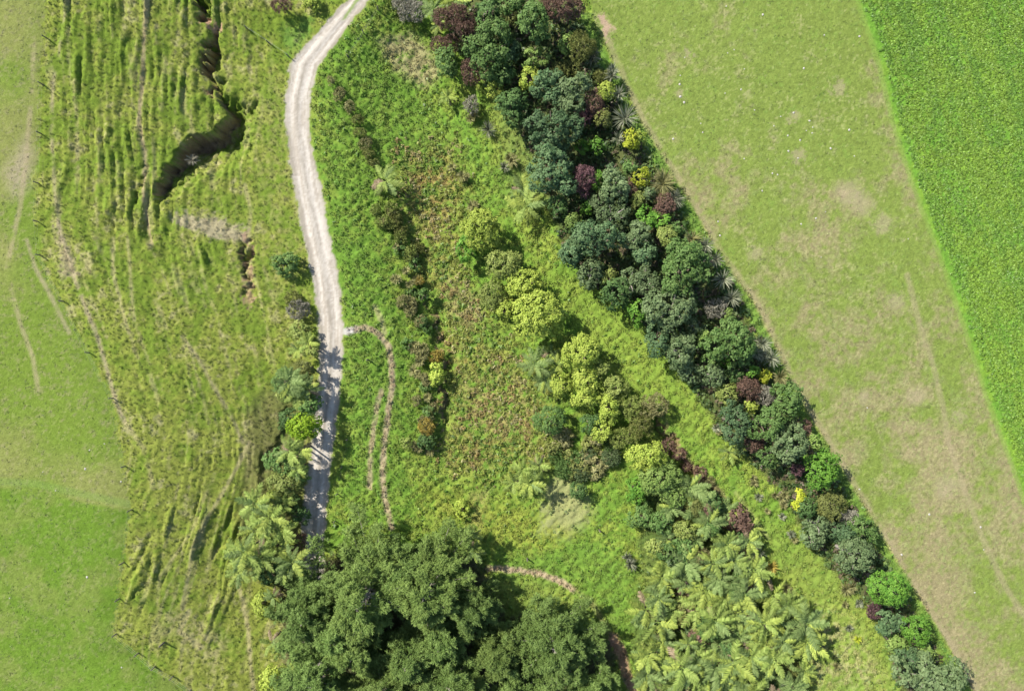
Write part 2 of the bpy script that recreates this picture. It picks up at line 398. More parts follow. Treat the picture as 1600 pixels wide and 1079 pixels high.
C = np.clip(C, 0.01, 0.8)
FX, FY = XS[OFF], YS[OFF]

def grid_at(arr, x, y):
    i = np.clip((np.asarray(x) - FX) / DX, 0, NX0 - 1.001); j = np.clip((np.asarray(y) - FY) / DX, 0, NY0 - 1.001)
    i0 = i.astype(int); j0 = j.astype(int); fi = i - i0; fj = j - j0
    i0 = i0 + OFF; j0 = j0 + OFF
    if arr.ndim == 3: fi = fi[..., None]; fj = fj[..., None]
    return (arr[j0, i0] * (1 - fi) + arr[j0, i0 + 1] * fi) * (1 - fj) + (arr[j0 + 1, i0] * (1 - fi) + arr[j0 + 1, i0 + 1] * fi) * fj
def gz(x, y): return float(grid_at(Z, np.array(x), np.array(y)))
def place(u, v, up=0.0):
    """ground point under something whose visible top, 'up' metres high, stands at photo pixel (u, v)"""
    z = 0.0
    for _ in range(5):
        k = (HC - z - up) / HC * PX
        x, y = (u - 800) * k, (539.5 - v) * k
        z = gz(x, y)
    return x, y, z

# ------------------------------------------------------------------ mesh and material helpers
def build_mesh(name, verts, faces, mat, attrs=None, cols=None, smooth=False):
    """faces: (n,3) or (n,4) array, or a list of such arrays"""
    if not isinstance(faces, (list, tuple)): faces = [faces]
    faces = [np.asarray(f, np.int32) for f in faces if len(f)]
    me = bpy.data.meshes.new(name)
    verts = np.asarray(verts, np.float32)
    me.vertices.add(len(verts)); me.vertices.foreach_set("co", verts.ravel())
    nl = sum(f.size for f in faces); nf = sum(len(f) for f in faces)
    me.loops.add(nl); me.polygons.add(nf)
    me.loops.foreach_set("vertex_index", np.concatenate([f.ravel() for f in faces]))
    tot = np.concatenate([np.full(len(f), f.shape[1], np.int32) for f in faces])
    st = np.concatenate([[0], np.cumsum(tot)[:-1]]).astype(np.int32)
    me.polygons.foreach_set("loop_start", st)
    if smooth: me.polygons.foreach_set("use_smooth", np.ones(nf, bool))
    for k, a in (attrs or {}).items():
        at = me.attributes.new(k, 'FLOAT', 'POINT'); at.data.foreach_set("value", np.asarray(a, np.float32))
    for k, a in (cols or {}).items():
        at = me.attributes.new(k, 'FLOAT_VECTOR', 'POINT'); at.data.foreach_set("vector", np.asarray(a, np.float32).ravel())
    me.materials.append(mat)
    me.update(calc_edges=True)
    return me

def new_obj(name, data, parent=None, loc=(0, 0, 0), kind=None, label=None, cat=None, group=None):
    o = bpy.data.objects.new(name, data); COL.objects.link(o)
    o.location = loc
    if parent: o.parent = parent
    if kind: o["kind"] = kind
    if label: o["label"] = label
    if cat: o["category"] = cat
    if group: o["group"] = group
    return o

def mat_base(name):
    m = bpy.data.materials.new(name); m.use_nodes = True
    nt = m.node_tree; p = nt.nodes["Principled BSDF"]
    return m, nt, p
def nd(nt, t, **kw):
    n = nt.nodes.new(t)
    for k, v in kw.items(): setattr(n, k, v)
    return n

def ground_material(name, grain=14.0, lo=0.72, hi=1.28, bump=0.5):
    m, nt, p = mat_base(name)
    at = nd(nt, "ShaderNodeAttribute", attribute_name="turf")
    geo = nd(nt, "ShaderNodeNewGeometry")
    nz = nd(nt, "ShaderNodeTexNoise"); nz.inputs["Scale"].default_value = grain; nz.inputs["Detail"].default_value = 3
    nz.inputs["Roughness"].default_value = 0.7
    nt.links.new(geo.outputs["Position"], nz.inputs["Vector"])
    mr = nd(nt, "ShaderNodeMapRange"); mr.inputs["From Min"].default_value = 0.3; mr.inputs["From Max"].default_value = 0.7
    mr.inputs["To Min"].default_value = lo; mr.inputs["To Max"].default_value = hi
    nt.links.new(nz.outputs["Fac"], mr.inputs["Value"])
    vm = nd(nt, "ShaderNodeVectorMath", operation='SCALE')
    nt.links.new(at.outputs["Vector"], vm.inputs[0]); nt.links.new(mr.outputs[0], vm.inputs["Scale"])
    nt.links.new(vm.outputs[0], p.inputs["Base Color"])
    p.inputs["Roughness"].default_value = 0.9
    p.inputs["Specular IOR Level"].default_value = 0.03
    b = nd(nt, "ShaderNodeBump"); b.inputs["Strength"].default_value = bump; b.inputs["Distance"].default_value = 0.12
    nt.links.new(nz.outputs["Fac"], b.inputs["Height"]); nt.links.new(b.outputs[0], p.inputs["Normal"])
    return m
M_TURF = ground_material("turf", 9.0, 0.72, 1.28, 0.6)
M_GRAVEL = ground_material("gravel", 22.0, 0.82, 1.18, 0.4)

def foliage_material(name, c1, c2, rough=0.6, trans=0.25, spec_=0.14):
    m, nt, p = mat_base(name)
    at = nd(nt, "ShaderNodeAttribute", attribute_name="tint")
    mx = nd(nt, "ShaderNodeMix", data_type='RGBA')
    mx.inputs[6].default_value = (*c1, 1); mx.inputs[7].default_value = (*c2, 1)
    nt.links.new(at.outputs["Fac"], mx.inputs[0])
    oi = nd(nt, "ShaderNodeObjectInfo")
    hs = nd(nt, "ShaderNodeHueSaturation")
    r1 = nd(nt, "ShaderNodeMapRange"); r1.inputs["To Min"].default_value = 0.80; r1.inputs["To Max"].default_value = 1.2
    nt.links.new(oi.outputs["Random"], r1.inputs["Value"]); nt.links.new(r1.outputs[0], hs.inputs["Value"])
    nt.links.new(mx.outputs[2], hs.inputs["Color"])
    nt.links.new(hs.outputs[0], p.inputs["Base Color"])
    p.inputs["Roughness"].default_value = rough; p.inputs["Specular IOR Level"].default_value = spec_
    tr = nd(nt, "ShaderNodeBsdfTranslucent"); ms = nd(nt, "ShaderNodeMixShader"); ms.inputs[0].default_value = trans
    nt.links.new(hs.outputs[0], tr.inputs[0])
    nt.links.new(p.outputs[0], ms.inputs[1]); nt.links.new(tr.outputs[0], ms.inputs[2])
    nt.links.new(ms.outputs[0], nt.nodes["Material Output"].inputs[0])
    return m
PAL = {
    'dg': ((0.036, 0.080, 0.022), (0.105, 0.175, 0.050)),
    'bg': ((0.036, 0.080, 0.030), (0.125, 0.190, 0.080)),
    'gg': ((0.058, 0.098, 0.034), (0.170, 0.225, 0.098)),
    'mg': ((0.052, 0.112, 0.024), (0.150, 0.230, 0.065)),
    'vg': ((0.055, 0.150, 0.018), (0.160, 0.300, 0.040)),
    'lg': ((0.095, 0.165, 0.032), (0.230, 0.310, 0.080)),
    'vl': ((0.130, 0.240, 0.015), (0.300, 0.430, 0.030)),
    'yg': ((0.165, 0.235, 0.028), (0.370, 0.430, 0.080)),
    'oy': ((0.115, 0.160, 0.030), (0.270, 0.310, 0.085)),
    'yl': ((0.210, 0.270, 0.018), (0.440, 0.460, 0.050)),
    'ol': ((0.095, 0.115, 0.028), (0.215, 0.230, 0.066)),
    'br': ((0.095, 0.060, 0.040), (0.240, 0.150, 0.110)),
    'pu': ((0.075, 0.040, 0.042), (0.200, 0.110, 0.115)),
    'gr': ((0.125, 0.118, 0.085), (0.330, 0.315, 0.240)),
    'au': ((0.200, 0.150, 0.030), (0.440, 0.350, 0.080)),
    'sp': ((0.065, 0.085, 0.040), (0.320, 0.325, 0.220)),
    'ru': ((0.150, 0.150, 0.050), (0.320, 0.305, 0.135)),
    'pi': ((0.074, 0.130, 0.026), (0.205, 0.280, 0.070)),
    'pm': ((0.072, 0.132, 0.026), (0.200, 0.285, 0.075)),
    'fl': ((0.145, 0.210, 0.040), (0.290, 0.360, 0.092)),
    'fg': ((0.100, 0.155, 0.042), (0.215, 0.280, 0.092)),
    'fy': ((0.175, 0.235, 0.045), (0.350, 0.405, 0.085)),
    'fd': ((0.150, 0.115, 0.070), (0.290, 0.225, 0.140)),
}
MATS = {k: foliage_material("foliage_" + k, *c) for k, c in PAL.items()}
def solid(name, c, rough=0.85, var=0.25, scale=6.0):
    m, nt, p = mat_base(name)
    nz = nd(nt, "ShaderNodeTexNoise"); nz.inputs["Scale"].default_value = scale; nz.inputs["Detail"].default_value = 4
    tc = nd(nt, "ShaderNodeTexCoord"); nt.links.new(tc.outputs["Object"], nz.inputs["Vector"])
    mr = nd(nt, "ShaderNodeMapRange"); mr.inputs["To Min"].default_value = 1 - var; mr.inputs["To Max"].default_value = 1 + var
    nt.links.new(nz.outputs["Fac"], mr.inputs["Value"])
    vm = nd(nt, "ShaderNodeVectorMath", operation='SCALE'); vm.inputs[0].default_value = c
    nt.links.new(mr.outputs[0], vm.inputs["Scale"]); nt.links.new(vm.outputs[0], p.inputs["Base Color"])
    p.inputs["Roughness"].default_value = rough
    return m
M_BARK = solid("bark", (0.13, 0.10, 0.075)); M_PBARK = solid("pale_bark", (0.27, 0.24, 0.20))
M_FTRUNK = solid("fern_trunk", (0.055, 0.04, 0.03)); M_POST = solid("weathered_timber", (0.10, 0.085, 0.07))
M_WIRE = solid("galvanised_wire", (0.35, 0.35, 0.34), 0.4, 0.1); M_STONE = solid("pale_stone", (0.33, 0.31, 0.27), 0.85, 0.2, 9)

# ------------------------------------------------------------------ split the sheet into the pieces of the setting
nyy, nxx = SH
idx = np.arange(nyy * nxx).reshape(SH)
q = np.stack([idx[:-1, :-1], idx[:-1, 1:], idx[1:, 1:], idx[1:, :-1]], -1).reshape(-1, 4)
P3 = np.stack([X, Y, Z], -1).reshape(-1, 3)
CF = C.reshape(-1, 3)
zone = np.zeros(SH, np.int8)                              # 0 hillside
zone[valley] = 1; zone[left_pad] = 2; zone[dry] = 3; zone[crop] = 4; zone[road_in > -0.5] = 5
zq = zone[:-1, :-1].reshape(-1)
for zi, nm in enumerate(("hillside", "valley_ground", "grazed_paddock", "dry_paddock", "crop_ground", "gravel_road")):
    qq = q[zq == zi]
    uq, inv = np.unique(qq, return_inverse=True)
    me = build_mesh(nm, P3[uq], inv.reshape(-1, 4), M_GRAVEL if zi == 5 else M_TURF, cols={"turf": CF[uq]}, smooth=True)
    new_obj(nm, me, kind='structure')

# ------------------------------------------------------------------ uncountable ground cover: instanced tufts, blades and leaves
def instance_material(name, trans=0.2, rough=0.6):
    m, nt, p = mat_base(name)
    at = nd(nt, "ShaderNodeAttribute", attribute_name="icol"); at.attribute_type = 'INSTANCER'
    tn = nd(nt, "ShaderNodeAttribute", attribute_name="tint")
    mr = nd(nt, "ShaderNodeMapRange"); mr.inputs["To Min"].default_value = 0.7; mr.inputs["To Max"].default_value = 1.35
    nt.links.new(tn.outputs["Fac"], mr.inputs["Value"])
    vm = nd(nt, "ShaderNodeVectorMath", operation='SCALE')
    nt.links.new(at.outputs["Vector"], vm.inputs[0]); nt.links.new(mr.outputs[0], vm.inputs["Scale"])
    nt.links.new(vm.outputs[0], p.inputs["Base Color"])
    p.inputs["Roughness"].default_value = rough; p.inputs["Specular IOR Level"].default_value = 0.25
    tr = nd(nt, "ShaderNodeBsdfTranslucent"); ms = nd(nt, "ShaderNodeMixShader"); ms.inputs[0].default_value = trans
    nt.links.new(vm.outputs[0], tr.inputs[0])
    nt.links.new(p.outputs[0], ms.inputs[1]); nt.links.new(tr.outputs[0], ms.inputs[2])
    nt.links.new(ms.outputs[0], nt.nodes["Material Output"].inputs[0])
    return m
M_TUFT = instance_material("grass_blades")
M_LEAFY = instance_material("crop_leaves", 0.25, 0.45)

def leaf_quads(rng, P, N, L, W, fold=0.12, T=None):
    n = len(P)
    N = N / np.maximum(np.linalg.norm(N, axis=1, keepdims=True), 1e-6)
    if T is None: T = rng.normal(size=(n, 3))
    T = T - N * np.sum(T * N, 1, keepdims=True)
    T /= np.maximum(np.linalg.norm(T, axis=1, keepdims=True), 1e-6)
    B = np.cross(N, T)
    L = np.broadcast_to(np.asarray(L, float), (n,))[:, None]; W = np.broadcast_to(np.asarray(W, float), (n,))[:, None]
    v = np.stack([P - T * L * 0.5, P + B * W * 0.5 + N * L * fold, P + T * L * 0.5, P - B * W * 0.5 + N * L * fold], 1)
    f = np.arange(n * 4).reshape(n, 4)
    return v.reshape(-1, 3), f

def tuft_mesh(seed, blades=11, r=0.22, h=0.22, w=0.05, lean=0.0):
    rng = np.random.default_rng(seed)
    vs = []; fs = []; tt = []
    for i in range(blades):
        a = rng.uniform(0, 6.283); rr_ = rng.uniform(0, 0.5) * r
        b = np.array([math.cos(a) * rr_, math.sin(a) * rr_, 0.0])
        a2 = a + rng.normal(0, 0.6); out = r * rng.uniform(0.5, 1.1)
        d = np.array([math.cos(a2) * out + lean * r, math.sin(a2) * out, 0])
        hh = h * rng.uniform(0.6, 1.1)
        side = np.array([-math.sin(a2), math.cos(a2), 0]) * w * 0.5
        k = len(vs)
        vs += [b - side, b + side, b + d * 0.55 + side * 1.1 + [0, 0, hh], b + d * 0.55 - side * 1.1 + [0, 0, hh], b + d + [0, 0, hh * 0.75]]
        fs.append((k, k + 1, k + 2, k + 3)); fs.append((k + 3, k + 2, k + 4, k + 4))
        tt += [rng.random()] * 5
    q4 = np.array([f for f in fs if f[2] != f[3]]); t3 = np.array([f[:3] for f in fs if f[2] == f[3]])
    return build_mesh("tuft", np.array(vs), [q4] + ([t3] if len(t3) else []), M_TUFT, {"tint": tt})
def tuft_mesh2(seed, **k):
    return tuft_mesh(seed, **k)
def rosette_mesh(seed, n=12, r=0.25, h=0.25):
    rng = np.random.default_rng(seed)
    a = rng.uniform(0, 6.283, n); d = np.sqrt(rng.uniform(0.02, 1, n)) * r
    P = np.stack([np.cos(a) * d, np.sin(a) * d, h * rng.uniform(0.5, 1.0, n)], 1)
    N = np.stack([np.cos(a) * 0.5, np.sin(a) * 0.5, np.ones(n)], 1) + rng.normal(0, 0.35, (n, 3))
    v, f = leaf_quads(rng, P, N, rng.uniform(0.16, 0.28, n), rng.uniform(0.10, 0.17, n))
    return build_mesh("rosette", v, f, M_LEAFY, {"tint": np.repeat(rng.random(n), 4)})

def proto_collection(name, meshes):
    c = bpy.data.collections.new(name)
    for i, me in enumerate(meshes):
        c.objects.link(bpy.data.objects.new(name, me))
    return c
def fix_tris(me): return me
PC_LONG = proto_collection("long_tufts", [tuft_mesh(i, 12, 0.30, 0.26, 0.06, 0.5) for i in range(6)])
PC_SHORT = proto_collection("short_tufts", [tuft_mesh(20 + i, 9, 0.16, 0.035, 0.05) for i in range(5)])
PC_LEAF = proto_collection("leaf_rosettes", [rosette_mesh(40 + i, 12, 0.20, 0.085) for i in range(6)])
PC_WEED = proto_collection("weed_rosettes", [rosette_mesh(60 + i, 10, 0.2, 0.18) for i in range(5)])

def scatter_nodes(name, coll):
    g = bpy.data.node_groups.new(name, 'GeometryNodeTree')
    g.interface.new_socket("Geometry", in_out='INPUT', socket_type='NodeSocketGeometry')
    g.interface.new_socket("Geometry", in_out='OUTPUT', socket_type='NodeSocketGeometry')
    gi = g.nodes.new("NodeGroupInput"); go = g.nodes.new("NodeGroupOutput")
    ci = g.nodes.new("GeometryNodeCollectionInfo"); ci.inputs["Collection"].default_value = coll
    ci.inputs["Separate Children"].default_value = True; ci.inputs["Reset Children"].default_value = True
    ip = g.nodes.new("GeometryNodeInstanceOnPoints"); ip.inputs["Pick Instance"].default_value = True
    m2p = g.nodes.new("GeometryNodeMeshToPoints")
    def na(nm, ty):
        n = g.nodes.new("GeometryNodeInputNamedAttribute"); n.data_type = ty; n.inputs["Name"].default_value = nm; return n
    ro = na("rot", 'FLOAT_VECTOR'); sc = na("scl", 'FLOAT'); pk = na("pick", 'INT')
    L = g.links.new
    e2r = g.nodes.new("FunctionNodeEulerToRotation")
    L(gi.outputs[0], m2p.inputs["Mesh"]); L(m2p.outputs[0], ip.inputs["Points"])
    L(ci.outputs[0], ip.inputs["Instance"]); L(ro.outputs[0], e2r.inputs[0]); L(e2r.outputs[0], ip.inputs["Rotation"])
    L(sc.outputs[0], ip.inputs["Scale"]); L(pk.outputs[0], ip.inputs["Instance Index"])
    L(ip.outputs[0], go.inputs[0])
    return g
def scatter(name, coll, x, y, scl, col, rot_z=None, tilt=0.2, seed=0, label=None, sink=0.02):
    rng = np.random.default_rng(seed + 1000)
    n = len(x)
    z = grid_at(Z, x, y) - sink
    rot = np.stack([rng.normal(0, tilt, n), rng.normal(0, tilt, n), rng.uniform(0, 6.283, n) if rot_z is None else rot_z], 1)
    me = bpy.data.meshes.new(name)
    me.vertices.add(n); me.vertices.foreach_set("co", np.stack([x, y, z], 1).astype(np.float32).ravel())
    at = me.attributes.new("rot", 'FLOAT_VECTOR', 'POINT'); at.data.foreach_set("vector", rot.astype(np.float32).ravel())
    at = me.attributes.new("icol", 'FLOAT_VECTOR', 'POINT'); at.data.foreach_set("vector", np.asarray(col, np.float32).ravel())
    at = me.attributes.new("scl", 'FLOAT', 'POINT'); at.data.foreach_set("value", np.asarray(scl, np.float32))
    at = me.attributes.new("pick", 'INT', 'POINT'); at.data.foreach_set("value", rng.integers(0, 64, n).astype(np.int32))
    o = new_obj(name, me, kind='stuff', label=label)
    md = o.modifiers.new("scatter", 'NODES'); md.node_group = scatter_nodes(name + "_scatter", coll)
    return o
def candidates(mask, per_m2, seed, thin=None):
    """random points of the fine grid where mask is true"""
    rng = np.random.default_rng(seed)
    m = mask[OFF:OFF + NY0 - 1, OFF:OFF + NX0 - 1]
    if thin is not None:
        pr = thin[OFF:OFF + NY0 - 1, OFF:OFF + NX0 - 1] * per_m2 * DX * DX
    else:
        pr = np.full(m.shape, per_m2 * DX * DX)
    pr = np.where(m, pr, 0)
    cnt = np.floor(pr + rng.random(m.shape)).astype(int)
    j, i = np.nonzero(cnt)
    rep = cnt[j, i]; j = np.repeat(j, rep); i = np.repeat(i, rep)
    x = FX + (i + rng.uniform(-1, 2, len(i))) * DX; y = FY + (j + rng.uniform(-1, 2, len(j))) * DX
    return x, y, rng
straw_mound = sst(14, -4, in_poly(U, V, [(850, 748), (890, 735), (915, 770), (925, 805), (890, 842), (846, 830)]))
view = (np.abs(U - 800) < 840) & (np.abs(V - 540) < 580)
away = road_in < -2.0

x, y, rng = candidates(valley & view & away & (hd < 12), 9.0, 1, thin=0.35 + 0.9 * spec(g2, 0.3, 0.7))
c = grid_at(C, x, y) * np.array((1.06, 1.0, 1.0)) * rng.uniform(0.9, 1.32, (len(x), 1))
lz = 0.9 + 0.5 * rng.random(len(x))
scatter("long_grass", PC_LONG, x, y, rng.uniform(0.4, 0.95, len(x)) * (1 - 0.55 * grid_at(straw_mound, x, y)), c, rot_z=-2.4 + rng.normal(0, 0.9, len(x)), seed=1)
x, y, rng = candidates(hill & view & away, 11.0, 2, thin=0.3 + 0.9 * spec(g2 * 0.6 + g3 * 0.4, 0.35, 0.65))
c = grid_at(C, x, y) * rng.uniform(0.75, 1.35, (len(x), 1))
scatter("rough_grass", PC_LONG, x, y, rng.uniform(0.22, 0.60, len(x)), c, seed=2)
x, y, rng = candidates((left_pad | dry) & view, 6.0, 3, thin=0.3 + 1.2 * spec(g2, 0.4, 0.7))
c = grid_at(C, x, y) * rng.uniform(0.7, 1.3, (len(x), 1))
scatter("short_grass", PC_SHORT, x, y, rng.uniform(0.5, 1.2, len(x)), c, seed=3)
cin = sst(0, 6, U - cu - 2 + wob * 5)
x, y, rng = candidates(crop & view & (cin > 0.05), 26.0, 4, thin=cin * (0.5 + 0.6 * spec(g2 * 0.6 + g3 * 0.4, 0.3, 0.6)) * (0.65 + 0.5 * axis_noise((U - cu) / 4.0, V / 300.0, 99)))
t = rng.random((len(x), 1)) * 0.45 + 0.5 * grid_at(spec(g3 * 0.6 + g4 * 0.3 + axis_noise((U - cu) / 6.0, V / 190.0, 95) * 0.45, 0.52, 0.86), x, y)[:, None]
t = np.clip(t, 0, 1)
c = (np.array((0.112, 0.218, 0.034)) * (1 - t) + np.array((0.172, 0.268, 0.034)) * t) * rng.uniform(0.82, 1.2, (len(x), 1))
scatter("leafy_crop", PC_LEAF, x, y, rng.uniform(0.6, 1.15, len(x)), c, seed=4)
x, y, rng = candidates((np.abs(U - cu + 5.5 + wob * 6) < 3.5) & view, 20.0, 5)
c = np.array((0.150, 0.240, 0.040)) * rng.uniform(0.8, 1.3, (len(x), 1))
scatter("field_edge_grass", PC_SHORT, x, y, rng.uniform(0.5, 0.9, len(x)), c, seed=5)
bk = in_poly(U, V, [(615, 235), (705, 220), (740, 300), (720, 410), (770, 510), (860, 600), (872, 700), (820, 760), (690, 730), (690, 480), (640, 400)]) + jit
x, y, rng = candidates((bk < 26) & view, 3.6, 6, thin=sst(26, -26, bk))
pal = np.array([(0.20, 0.155, 0.055), (0.23, 0.21, 0.085), (0.165, 0.185, 0.038), (0.18, 0.21, 0.040), (0.11, 0.175, 0.030)])
nzz = np.clip(grid_at(fbm(U / 26, V / 26, 88, 3), x, y) * 11 - 3.0 + rng.normal(0, 0.55, len(x)), 0, 4.99).astype(int)
scatter("bracken", PC_WEED, x, y, rng.uniform(0.7, 1.6, len(x)), pal[nzz] * rng.uniform(0.75, 1.3, (len(x), 1)), seed=6)
x, y, rng = candidates(valley & view & away & (hd < 4) & (bk > -4), 1.2, 7, thin=spec(g3 * 0.6 + g2 * 0.4, 0.42, 0.6))
c = grid_at(C, x, y) * np.array((0.85, 1.0, 0.9)) * rng.uniform(0.7, 1.3, (len(x), 1))
scatter("broad_leaved_weeds", PC_WEED, x, y, rng.uniform(0.6, 1.4, len(x)), c, seed=7)
x, y, rng = candidates((hd > 0) & valley & view, 4.0, 8)
pal = np.array([(0.05, 0.09, 0.025), (0.09, 0.13, 0.035), (0.11, 0.09, 0.05), (0.07, 0.12, 0.03)])
scatter("undergrowth", PC_WEED, x, y, rng.uniform(0.9, 2.2, len(x)), pal[rng.integers(0, 4, len(x))] * rng.uniform(0.7, 1.3, (len(x), 1)), seed=8)
#@@PART2
# ------------------------------------------------------------------ plants: crowns of leaf clumps on trunks
def tube(rng, pts, radii, sides=6):
    vs = []; fs = []
    for (p, r) in zip(pts, radii):
        for k in range(sides):
            a = 6.2832 * k / sides
            vs.append((p[0] + r * math.cos(a), p[1] + r * math.sin(a), p[2]))
    for i in range(len(pts) - 1):
        for k in range(sides):
            k2 = (k + 1) % sides
            fs.append((i * sides + k, i * sides + k2, (i + 1) * sides + k2, (i + 1) * sides + k))
    return vs, fs
def trunk_mesh(rng, h, rx, ry, r0, mat, limbs=5):
    vs, fs = [], []
    def add(pts, rad):
        v, f = tube(rng, pts, rad)
        k = len(vs); vs.extend(v); fs.extend([tuple(a + k for a in q_) for q_ in f])
    bend = rng.normal(0, 0.12, 2) * h * 0.3
    top = (bend[0], bend[1], h * 0.62)
    add([(0, 0, -0.5), (bend[0] * 0.2, bend[1] * 0.2, h * 0.15), (bend[0] * 0.6, bend[1] * 0.6, h * 0.4), top], [r0 * 1.35, r0, r0 * 0.75, r0 * 0.45])
    for i in range(limbs):
        a = 6.283 * (i + rng.random() * 0.6) / limbs
        s = rng.uniform(0.25, 0.5)
        b = (bend[0] * s * 1.4, bend[1] * s * 1.4, h * s)
        e = (math.cos(a) * rx * 0.62, math.sin(a) * ry * 0.62, h * rng.uniform(0.62, 0.8))
        m_ = tuple((b[j] + e[j]) / 2 + (0.1 * h if j == 2 else 0) for j in range(3))
        add([b, m_, e], [r0 * 0.5, r0 * 0.34, r0 * 0.12])
    return build_mesh("trunk", np.array(vs), np.array(fs), mat, smooth=True)

STYLE = {  # lobe radius, clump radius, leaves per clump, leaf length, width, clump density, droop of the normal
    'B': dict(lr=0.95, rc=0.34, n=15, L=0.30, W=0.19, dens=1.35),
    'D': dict(lr=1.15, rc=0.30, n=16, L=0.22, W=0.13, dens=1.6),      # dense small-leaved rounded crown
    'R': dict(lr=1.15, rc=0.36, n=20, L=0.25, W=0.17, dens=1.45),     # rounded, broccoli-like heads
    'F': dict(lr=0.85, rc=0.22, n=12, L=0.26, W=0.07, dens=1.9),      # fine twiggy
}
def crown_mesh(rng, rx, ry, h, form, mat):
    s = STYLE[form]
    lr = min(s['lr'], 0.8 * min(rx, ry))
    hb = h * 0.22; cz = h - hb
    nl = int(max(1, (2.3 if form in 'RD' else 1.75) * rx * ry / lr ** 2))
    ph = rng.uniform(0, 6.283, 3); am = rng.uniform(0.08, 0.26, 3) * (0.3 if form in 'RD' else 1.0)
    cen = []; tries = 0
    while len(cen) < nl and tries < 400:
        tries += 1
        a = rng.uniform(0, 6.283); d = math.sqrt(rng.random())
        wv = 1.0 + am[0] * math.cos(2 * a + ph[0]) + am[1] * math.cos(3 * a + ph[1]) + 0.6 * am[2] * math.cos(5 * a + ph[2])
        ex, ey = max(rx - lr * 0.85, 0.02), max(ry - lr * 0.85, 0.02)
        p = np.array([math.cos(a) * d * ex * wv, math.sin(a) * d * ey * wv, 0.0])
        p[2] = hb + (cz - lr * 0.9) * (0.25 + 0.75 * math.sqrt(max(0, 1 - 0.88 * d * d))) * (rng.uniform(0.88, 1.03) if form in 'RD' else rng.uniform(0.70, 1.05))
        if all(np.linalg.norm((p - c_)[:2]) > lr * (0.72 if tries < 200 else 0.5) for c_ in cen): cen.append(p)
    cen = np.array(cen)
    rad = lr * (rng.uniform(0.8, 1.15, len(cen)) if form in 'RD' else rng.uniform(0.55, 1.3, len(cen)))
    Ps, Ns, Ts = [], [], []
    for i, c_ in enumerate(cen):
        ncl = max(4, int(s['dens'] * 2.5 * (rad[i] / s['rc']) ** 2))
        D = rng.normal(size=(ncl * 2, 3)); D /= np.linalg.norm(D, axis=1, keepdims=True)
        D = D[D[:, 2] > -0.45][:ncl]
        R = rad[i] * rng.uniform(0.82, 1.1, len(D))
        R[rng.random(len(D)) < 0.16] *= 0.65
        Q = c_ + D * R[:, None]
        dist = np.linalg.norm(Q[:, None] - cen[None], axis=2) / rad[None]
        dist[:, i] = 9
        Q, D = Q[dist.min(1) > 0.78], D[dist.min(1) > 0.78]
        if not len(Q): continue
        n = s['n']
        off = rng.normal(size=(len(Q), n, 3)); off /= np.linalg.norm(off, axis=2, keepdims=True)
        off *= (rng.random((len(Q), n, 1)) ** 0.5) * s['rc'] * rng.uniform(0.75, 1.3, (len(Q), 1, 1))
        P = (Q[:, None] + off)
        if form == 'F':
            N = off / s['rc'] * 1.0 + rng.normal(0, 0.8, off.shape)
        else:
            N = D[:, None] * 0.6 + np.array([0, 0, 0.45]) + off / s['rc'] * 0.55 + rng.normal(0, 0.3, off.shape)
        t_ = np.clip(rng.random((len(Q), 1)) * 0.62 + rng.random((len(Q), n)) * 0.38, 0, 1)
        Ps.append(P.reshape(-1, 3)); Ns.append(N.reshape(-1, 3)); Ts.append(t_.ravel())
    P = np.concatenate(Ps); N = np.concatenate(Ns); T = np.concatenate(Ts)
    n = len(P)
    kw = {}
    if form == 'F':
        kw['T'] = np.stack([P[:, 0] * 0.5 / rx, P[:, 1] * 0.5 / ry, np.ones(n) * 0.6], 1) + rng.normal(0, 0.5, (n, 3))
    v, f = leaf_quads(rng, P, N, s['L'] * rng.uniform(0.7, 1.3, n), s['W'] * rng.uniform(0.7, 1.3, n), 0.1, **kw)
    return build_mesh("crown", v, f, mat, {"tint": np.repeat(T, 4)})

USED_LABELS = {}
SEED = [100]
def next_rng():
    SEED[0] += 1
    return np.random.default_rng(SEED[0])
def root_at(name, u, v, up, label, cat, group=None):
    x, y, z = place(u, v, up)
    return new_obj(name, None, loc=(x, y, z), label=label, cat=cat, group=group)
def leafy(form, u, v, rx, ry, h, pal, label, group=None, name=None, cat=None):
    rng = next_rng()
    kf = 1.03 if form in 'RD' else 1.13
    rx *= PX * kf; ry *= PX * kf; h *= 1.25
    if name is None: name = "broadleaf_tree" if h >= 2.6 else "bushy_shrub"
    if cat is None: cat = "tree" if h >= 2.6 else "shrub"
    t = root_at(name, u, v, h * 0.62, label, cat, group)
    k = (HC - t.location.z - h * 0.62) / HC
    rx *= k; ry *= k
    new_obj("trunk" if h >= 2.6 else "stem", trunk_mesh(rng, h, rx, ry, 0.03 + 0.028 * h, M_PBARK if pal in ('gg', 'gr') else M_BARK, 5 if h > 2 else 3), t)
    c = new_obj("crown" if h >= 2.6 else "foliage", crown_mesh(rng, rx, ry, h, form, MATS[pal]), t, kind='stuff')
    return t
